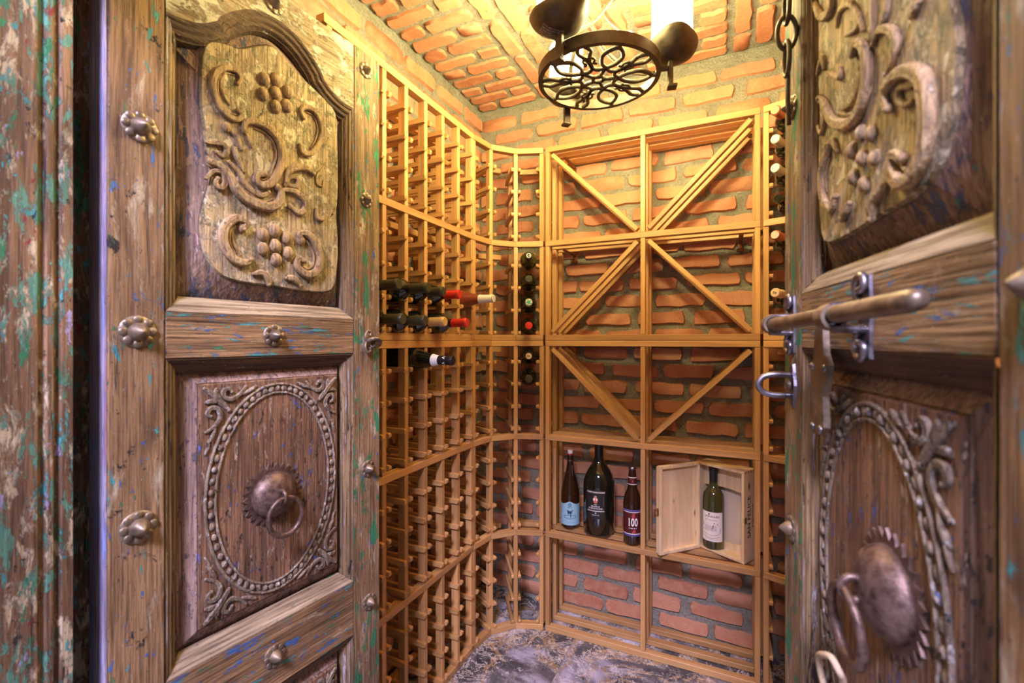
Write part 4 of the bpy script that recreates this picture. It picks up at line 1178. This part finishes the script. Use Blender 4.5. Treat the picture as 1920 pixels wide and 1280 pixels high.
def build_door(name, label, hinge, free, sg, zoff, scrolls, grapes, kn):
    hv = Vector((hinge[0], hinge[1])); fv = Vector((free[0], free[1])); d = fv - hv
    root = tag(empty(name, (hv.x, hv.y, 0), (0, 0, math.atan2(d.y, d.x))), label, 'door', kind='structure')
    xf = lambda p: (p[0], sg * p[1], p[2])
    def mb(): return MB(xf)
    Z = lambda z: z + zoff
    top_z = Z(1.97)
    # stiles
    mb().box(0, S0, -DT, 0, 0.004, top_z).obj('stile', W_STILE, root, bevel=0.003)
    mb().box(S1, DW, -DT, 0, 0.004, top_z).obj('stile', W_STILE2, root, bevel=0.003)
    tag(mb().box(-0.0025, 0.0, -DT + 0.002, -0.002, 0.006, top_z - 0.002).obj('edge_strip', W_EDGE, root), 'hinge edge, lilac daylight tint in its colour')
    # rails
    for z0, z1 in ((0.004, 0.115), (Z(0.552), Z(0.682)), (Z(1.228), Z(1.31))):
        mb().box(S0, S1, -DT, 0, z0, z1).obj('rail', W_RAIL, root, bevel=0.002)
    base, top = arch_path()
    top = [(x, Z(z)) for x, z in top]
    pts = [(S1, top_z), (S0, top_z)] + [(S0, Z(1.816))] + [p for p in top[::-1] if S0 + 0.001 < p[0] < S1 - 0.001] + [(S1, Z(1.816))]
    tr = mb(); m2 = mb()
    arch = [(S1, Z(1.816))] + [p for p in top if S0 + 0.001 < p[0] < S1 - 0.001] + [(S0, Z(1.816))]
    n = len(arch)
    vs = []
    for y in (0.0, -DT):
        vs += [(x, y, z) for x, z in arch] + [(x, y, top_z) for x, z in arch]
    fs = []
    for i in range(n - 1):
        fs.append((i, i + 1, n + i + 1, n + i)); fs.append((2 * n + i, 3 * n + i, 3 * n + i + 1, 2 * n + i + 1))
        fs.append((i, 2 * n + i, 2 * n + i + 1, i + 1)); fs.append((n + i, n + i + 1, 3 * n + i + 1, 3 * n + i))
    tr.add(vs, fs).obj('top_rail', W_TOP, root)
    # mouldings: profile sweeps round each opening
    prof = [(0.0, 0.0), (0.003, -0.001), (0.0055, -0.004), (0.007, -0.0035), (0.0095, -0.004), (0.0125, -0.0085), (0.014, -0.008), (0.0165, -0.009), (0.020, -0.015), (0.0215, -0.0145), (0.024, REC)]
    flatprof = [(0.0, 0.0), (0.002, -0.0005), (0.010, -0.006), (0.0105, -0.0065), (0.020, -0.013), (0.0205, -0.0135), (0.028, REC)]
    def sweep(pts, i0, i1, prf, nm, mat, closed_poly):
        rings = [offset_poly(closed_poly, o) if o else list(closed_poly) for o, _ in prf]
        N = len(closed_poly); idx = [(i0 + k) % N for k in range((i1 - i0) % N + 1)]
        vs = []; fs = []
        for j, (o, y) in enumerate(prf):
            vs += [(rings[j][i][0], y, rings[j][i][1]) for i in idx]
        c = len(idx)
        for j in range(len(prf) - 1):
            for i in range(c - 1):
                fs.append((j * c + i, j * c + i + 1, (j + 1) * c + i + 1, (j + 1) * c + i))
        mb().add(vs, fs).obj(nm, mat, root, recalc=False)
    # upper opening
    poly = [(S0, Z(1.31)), (S1, Z(1.31))] + arch
    N = len(poly)
    sweep(poly, 0, 1, flatprof, 'moulding', W_MOULD_LIT, poly)
    sweep(poly, 1, 2, prof, 'moulding', W_MOULD_V, poly)
    sweep(poly, 2, N - 1, [(o * 1.5, y) for o, y in prof], 'arch_moulding', W_MOULD_SHADED, poly)
    sweep(poly, N - 1, N, prof, 'moulding', W_MOULD_V, poly)
    for z0, z1 in ((Z(0.682), Z(1.228)), (0.115, Z(0.552))):
        pl = [(S0, z0), (S1, z0), (S1, z1), (S0, z1)]
        sweep(pl, 0, 1, flatprof, 'moulding', W_MOULD_LIT, pl)
        sweep(pl, 1, 2, prof, 'moulding', W_MOULD_V, pl)
        sweep(pl, 2, 3, flatprof, 'moulding', W_MOULD_SHADED, pl)
        sweep(pl, 3, 4, prof, 'moulding', W_MOULD_V, pl)
    def margin(parent, outer, inner, n_out, n_in, mat, nm='panel_margin'):
        """sloping border between the opening and the raised field"""
        cx = sum(p[0] for p in inner) / len(inner); cz = sum(p[1] for p in inner) / len(inner)
        def hit(poly, t):
            dx, dz = math.cos(t), math.sin(t); best = None
            for i in range(len(poly)):
                ax, az = poly[i]; bx, bz = poly[(i + 1) % len(poly)]
                ex, ez = bx - ax, bz - az; det = dx * -ez + dz * ex
                if abs(det) < 1e-12: continue
                u = ((ax - cx) * -ez + (az - cz) * ex) / det
                v = (dx * (az - cz) - dz * (ax - cx)) / det
                if u > 0 and -1e-6 <= v <= 1 + 1e-6 and (best is None or u > best): best = u
            return (cx + dx * best, cz + dz * best)
        ts = sorted(set([2 * math.pi * i / 96 for i in range(96)] + [math.atan2(p[1] - cz, p[0] - cx) % (2 * math.pi) for p in outer]))
        n = len(ts)
        vs = []
        for poly, y in ((outer, n_out), (inner, n_in)):
            for t in ts:
                q = hit(poly, t); vs.append((q[0], y, q[1]))
        mb().add(vs, [(i, (i + 1) % n, n + (i + 1) % n, n + i) for i in range(n)]).obj(nm, mat, parent, recalc=False)
    # carving strokes on a panel
    def stroke(parent, pts, r, n0, mat, nm='scroll', taper=True, lift=0.25):
        P = spline([Vector((p[0], p[1])) for p in pts], 5)
        m = len(P)
        R = [r * ((0.55 + 0.45 * min(1, i / (m * 0.3))) * (0.60 + 0.40 * min(1, (m - 1 - i) / (m * 0.3))) if taper else 1.0) for i in range(m)]
        b = mb(); b.tube([(p.x, n0 + r * lift, p.y) for p in P], R, 12, up=(0, 1, 0), flat=1.0, groove=0.5 if r > 0.0042 else 0.0)
        b.ell((P[-1].x, n0 + r * lift, P[-1].y), r * 0.75, r * 0.75, r * 0.75, 8, 5)
        b.ell((P[0].x, n0 + r * lift, P[0].y), r * 0.62, r * 0.62, r * 0.62, 8, 5)
        b.obj(nm, mat, parent, smooth=True)
    # upper panel
    up = mb().box(S0 + 0.012, S1 - 0.012, -0.050, -0.036, Z(1.32), Z(1.92)).obj('upper_panel', W_PANEL, root)
    H = REC + 0.014
    fo = spline([(0.142, 1.800), (0.180, 1.822), (0.205, 1.826), (0.235, 1.848), (0.272, 1.866), (0.310, 1.848), (0.345, 1.832), (0.385, 1.816), (0.426, 1.790), (0.432, 1.700), (0.432, 1.600), (0.428, 1.555), (0.432, 1.500), (0.430, 1.430), (0.412, 1.374), (0.340, 1.366), (0.272, 1.370), (0.205, 1.372), (0.165, 1.384), (0.140, 1.425), (0.134, 1.480), (0.148, 1.540), (0.150, 1.575), (0.140, 1.640), (0.134, 1.720)], 3, True)
    fp = [(p.x, Z(p.y)) for p in fo]
    mb().plate(fp, H - 0.008, H, 0.004, back=False).obj('raised_field', W_FIELD, up, smooth=True, angle=0.7)
    margin(up, offset_poly(poly, 0.024), fp, -0.034, H - 0.005, W_PANEL)
    for r, pts in scrolls:
        stroke(up, pts, r * 1.25, H, W_CARVE, lift=0.5)
        if r > 0.0042 and len(pts) > 5:      # inner rib that follows the big scrolls
            P = [Vector(p) for p in pts]; c = sum(P, Vector((0, 0))) / len(P)
            rib = [p + (c - p).normalized() * min(r * 1.9, (c - p).length * 0.6) for p in P[2:-2]]
            if len(rib) > 2: stroke(up, [(q.x, q.y) for q in rib], r * 0.42, H, W_CARVE, nm='rib', lift=0.4)
    gm = {}
    for s_, z_, r in grapes:
        mb().ell((s_, H + 0.001, z_), r, r * 0.85, r * 1.12, 14, 8).obj('grape', W_CARVE, up, smooth=True)
    # lower panels: pad, oval band, beads and corner scrolls
    def lower(z0, z1, nm, with_oval):
        pn = mb().box(S0 + 0.012, S1 - 0.012, -0.046, -0.036, z0 + 0.01, z1 - 0.01).obj(nm, W_LOWMARGIN, root)
        a0, a1, b0, b1 = 0.133, 0.432, z0 + 0.052, z1 - 0.046
        h = REC + 0.012
        fr = [(a0, b0), (a1, b0), (a1, b1), (a0, b1)]
        mb().plate(fr, h - 0.008, h, 0.004, back=False).obj('raised_field', W_LOW, pn)
        margin(pn, [(S0 + 0.020, z0 + 0.022), (S1 - 0.020, z0 + 0.022), (S1 - 0.020, z1 - 0.022), (S0 + 0.020, z1 - 0.022)], fr, -0.034, h - 0.005, W_LOWMARGIN)
        cx, cz = (a0 + a1) / 2, (b0 + b1) / 2; hw, hh = (a1 - a0) / 2 - 0.009, (b1 - b0) / 2 - 0.009
        def oval(k, rr, nmm):
            pts = [(cx + hw * k[0] * math.cos(t), h + rr * 0.3, cz + hh * k[1] * math.sin(t)) for t in [2 * math.pi * i / 72 for i in range(72)]]
            mb().tube(pts, rr, 6, True, up=(0, 1, 0)).obj(nmm, W_LOWCARVE, pn, smooth=True)
        oval((0.985, 0.985), 0.0030, 'oval_band'); oval((0.860, 0.905), 0.0026, 'oval_band')
        bd = mb(); rnd = random.Random(9)
        for i in range(60):
            t = 2 * math.pi * i / 60
            if i % 2: bd.ell((cx + hw * 0.924 * math.cos(t), h + 0.001, cz + hh * 0.946 * math.sin(t)), 0.0052, 0.0050, 0.0062, 8, 5)
            else: bd.ell((cx + hw * 0.924 * math.cos(t), h, cz + hh * 0.946 * math.sin(t)), 0.0068, 0.0034, 0.0078, 8, 5)
        bd.obj('beading', W_LOWCARVE, pn, smooth=True)['kind'] = 'stuff'
        strokes = [([(0.006, 0.084), (0.022, 0.074), (0.031, 0.058), (0.026, 0.043), (0.014, 0.041), (0.009, 0.051), (0.016, 0.057)], 0.0046),
                   ([(0.078, 0.006), (0.066, 0.020), (0.050, 0.028), (0.038, 0.022), (0.037, 0.011), (0.046, 0.007), (0.052, 0.014)], 0.0046),
                   ([(0.004, 0.004), (0.020, 0.018), (0.034, 0.034), (0.046, 0.048)], 0.0058),
                   ([(0.008, 0.106), (0.016, 0.096), (0.022, 0.080)], 0.0040), ([(0.098, 0.007), (0.086, 0.014), (0.072, 0.020)], 0.0040),
                   ([(0.006, 0.030), (0.014, 0.028), (0.024, 0.030)], 0.0044), ([(0.024, 0.006), (0.024, 0.014), (0.030, 0.022)], 0.0044),
                   ([(0.005, 0.124), (0.010, 0.112), (0.012, 0.100)], 0.0030)]
        for sx in (0, 1):
            for sz in (0, 1):
                for pts, r in strokes:
                    pp = [((a0 + 0.006 + p[0]) if sx == 0 else (a1 - 0.006 - p[0]), (b0 + 0.006 + p[1]) if sz == 0 else (b1 - 0.006 - p[1])) for p in pts]
                    stroke(pn, pp, r, h, W_LOWCARVE, lift=0.2)
        return pn, h
    lp, h = lower(Z(0.682), Z(1.228), 'lower_panel', True)
    lower(0.115, Z(0.552), 'bottom_panel', True)
    # ring knocker
    ks, kz = kn
    th = mb(); T = 26
    pts = []
    for i in range(T * 2):
        r = 0.064 if i % 2 == 0 else 0.053
        t = math.pi * i / T
        pts.append((ks + r * math.cos(t), kz + r * math.sin(t)))
    th.plate(pts, h - 0.001, h + 0.003, 0.0006)
    kp = th.obj('knocker', RUST, root)
    mb().lathe([(0.047, 0.0), (0.046, 0.006), (0.041, 0.015), (0.031, 0.023), (0.018, 0.028), (0.004, 0.030)], 32, (ks, h + 0.002, kz), (0, 1, 0)).obj('dome', RUST, kp, smooth=True)
    yl = h + 0.038
    lpv = [(ks + 0.0, yl + 0.012 * math.cos(t) - 0.004, kz + 0.012 * math.sin(t)) for t in [2 * math.pi * i / 16 for i in range(16)]]
    mb().tube(lpv, 0.0042, 8, True).obj('staple_loop', RUST, kp, smooth=True)
    rg = []
    for i in range(40):
        t = 2 * math.pi * i / 40
        rg.append((ks + 0.012 * (1 - math.cos(t)) * 0.35 + 0.036 * math.sin(t), yl + 0.006 - 0.010 * (1 - math.cos(t)) * 0.5, kz - 0.040 + 0.040 * math.cos(t)))
    mb().tube(rg, [0.0048 - 0.0009 * math.cos(2 * math.pi * i / 40) for i in range(40)], 10, True).obj('ring', RUST, kp, smooth=True)
    # flower studs with pointed bosses
    def stud(s_, z_, R, tip=0.9):
        b = mb()
        b.lathe([(R * 0.98, 0.0), (R * 0.90, R * 0.10), (R * 0.45, R * 0.16)], 24, (s_, 0, z_), (0, 1, 0))
        for k in range(8):
            t = 2 * math.pi * k / 8
            b.ell((s_ + R * 0.72 * math.cos(t), R * 0.10, z_ + R * 0.72 * math.sin(t)), R * 0.27, R * 0.10, R * 0.27, 10, 6)
        b.lathe([(R * 0.56, R * 0.08), (R * 0.53, R * 0.26), (R * 0.42, R * 0.48), (R * 0.25, R * 0.70), (R * 0.09, R * tip), (R * 0.01, R * tip * 1.04)], 20, (s_, 0, z_), (0, 1, 0))
        b.obj('stud', BRONZE, root, smooth=True, angle=1.0)
    for s_, z_, R in ((0.042, 1.606, 0.026), (0.039, 1.274, 0.027), (0.040, 0.958, 0.027), (0.042, 0.62, 0.027), (0.502, 1.925, 0.020), (0.504, 1.606, 0.019), (0.509, 0.943, 0.021), (0.513, 0.612, 0.021), (0.268, 1.270, 0.023), (0.269, 0.618, 0.024), (0.268, 1.945, 0.021)):
        if sg > 0 and (s_, z_) in ((0.268, 1.270),): continue
        stud(s_ - (0.010 if sg > 0 and s_ < 0.1 else 0.0), Z(z_), R)
    return root, mb, Z

dl, mbl, Zl = build_door('door_1', 'old carved door with grape clusters and an iron ring knocker, beside the long rack', (-0.870, 0.386), (-0.804, 0.930), -1, 0.0, SCROLLS_L, GRAPES_L, (0.272, 0.945))
dr, mbr, Zr = build_door('door_2', 'old carved door with an iron slide bolt and hanging chain', (0.180, 0.351), (0.085, 0.893), 1, 0.02, SCROLLS_R, GRAPES_R, (0.238, 1.005))
# hook eye on the free stile of the first door
b = mbl()
for s in (-1, 1):
    b.tube(spline([(0.500, 0.006, 1.257), (0.494, 0.008, 1.257 + s * 0.012), (0.500, 0.009, 1.257 + s * 0.026), (0.510, 0.009, 1.257 + s * 0.022), (0.507, 0.010, 1.257 + s * 0.014)], 4), 0.0036, 8)
b.tube(spline([(0.502, 0.004, 1.257), (0.505, 0.022, 1.264), (0.522, 0.028, 1.262), (0.528, 0.018, 1.252), (0.515, 0.012, 1.246)], 4), 0.0052, 8)
b.lathe([(0.0085, -0.009), (0.0115, -0.010), (0.0125, 0), (0.0115, 0.010), (0.0085, 0.009)], 18, (0.520, 0.016, 1.255), (1, 0, 0), caps=False)
b.obj('latch_eye', BRONZE, dl, smooth=True, angle=0.9)

# slide bolt, strap, staples, hasp, chain and twine on the second door
yb = 0.030
rodz = 1.285
bolt = mbr().tube([(0.515, yb, rodz), (0.508, yb, rodz), (0.300, yb, rodz + 0.003), (0.120, yb, rodz + 0.006), (0.108, yb, rodz + 0.0065), (0.104, yb, rodz + 0.0065)], [0.0085, 0.0098, 0.0098, 0.0098, 0.0080, 0.004], 16).obj('slide_bolt', BRONZE, dr, smooth=True)
for s_, w_ in ((0.505, 0.010), (0.272, 0.012)):
    mbr().lathe([(0.0105, -w_), (0.0145, -w_), (0.0155, 0), (0.0145, w_), (0.0105, w_)], 20, (s_, yb, rodz + 0.001), (1, 0, 0), caps=False).obj('collar', BRONZE, bolt, smooth=True, angle=0.9)
for s_ in (0.505, 0.262):
    b = mbr()
    for s in (-1, 1):
        b.tube(spline([(s_, 0.004, rodz + s * 0.010), (s_ + 0.010, 0.006, rodz + s * 0.022), (s_ + 0.008, 0.007, rodz + s * 0.040), (s_ - 0.006, 0.007, rodz + s * 0.044), (s_ - 0.010, 0.007, rodz + s * 0.032), (s_, 0.008, rodz + s * 0.028)], 4), 0.0042, 8)
        b.tube([(s_, -0.004, rodz + s * 0.014), (s_, yb + 0.004, rodz + s * 0.012)], 0.0045, 8)
    b.plate([(s_ - 0.012, rodz - 0.045), (s_ + 0.012, rodz - 0.045), (s_ + 0.014, rodz), (s_ + 0.012, rodz + 0.045), (s_ - 0.012, rodz + 0.045), (s_ - 0.014, rodz)], -0.001, 0.003, 0.001)
    b.obj('staple', STEEL, bolt, smooth=True, angle=0.8)
b = mbr()
out = [(0.318, rodz - 0.006), (0.346, rodz - 0.006), (0.347, 1.262), (0.351, 1.248), (0.352, 1.236), (0.362, 1.228), (0.358, 1.214), (0.362, 1.190), (0.366, 1.150), (0.352, 1.138), (0.330, 1.140), (0.314, 1.152), (0.318, 1.190), (0.308, 1.214), (0.304, 1.230), (0.315, 1.244), (0.317, 1.262)]
b.plate([(x + 0.022, z) for x, z in out], 0.008, 0.015, 0.001)
b.obj('bolt_strap', BRONZE, bolt)
b = mbr()
for s_, z_ in ((0.312, 1.226), (0.354, 1.226), (0.326, 1.148), (0.352, 1.148)):
    b.ell((s_ + 0.022, 0.015, z_), 0.0055, 0.004, 0.0055, 12, 6)
b.obj('rivets', STEEL, bolt, smooth=True)
# hasp
hz = 1.190
hp = mbr().plate([(0.494, hz - 0.034), (0.512, hz - 0.030), (0.516, hz), (0.512, hz + 0.030), (0.494, hz + 0.034), (0.486, hz)], -0.001, 0.004, 0.001).obj('hasp_plate', STEEL, dr)
pts = [(0.500, 0.002, hz + 0.016), (0.502, 0.030, hz + 0.016), (0.503, 0.044, hz + 0.011), (0.503, 0.050, hz), (0.503, 0.044, hz - 0.011), (0.502, 0.030, hz - 0.016), (0.500, 0.002, hz - 0.016)]
mbr().tube(spline(pts, 5), 0.0048, 10).obj('hasp_loop', STEEL, hp, smooth=True)
mbr().lathe([(0.0085, 0), (0.0085, 0.004), (0.005, 0.006), (0.003, 0.004)], 16, (0.502, 0.006, hz), (0, 1, 0)).obj('hasp_pivot', BRONZE, hp, smooth=True, angle=0.8)
# chain hanging from the frame hook
chz = 1.645
cr = mbr().tube(spline([(0.482, 0.012, 1.590), (0.480, 0.014, 1.625), (0.4795, 0.014, 1.668)], 6), 0.0032, 8).obj('chain_hook', IRON, dr, smooth=True)
for k in range(6):
    zc = 1.690 + k * 0.040
    pts = []
    for i in range(24):
        t = 2 * math.pi * i / 24
        aa = 0.013 * math.sin(t); zz = zc + 0.026 * math.cos(t)
        pts.append((0.479 + (aa if k % 2 == 0 else 0.0), 0.016 + (0.0 if k % 2 == 0 else aa), zz))
    mbr().tube(pts, 0.0034, 8, True).obj('chain_link', IRON, cr, smooth=True)
# twine tied to the knocker ring
rp = spline([(0.262, 0.034, 0.860), (0.276, 0.038, 0.885), (0.272, 0.042, 0.908), (0.254, 0.044, 0.922), (0.238, 0.042, 0.930), (0.228, 0.038, 0.922), (0.236, 0.032, 0.908), (0.246, 0.028, 0.880), (0.244, 0.026, 0.840), (0.240, 0.026, 0.800)], 6)
mbr().tube(rp, 0.0034, 8).obj('twine', ROPE, dr, smooth=True)
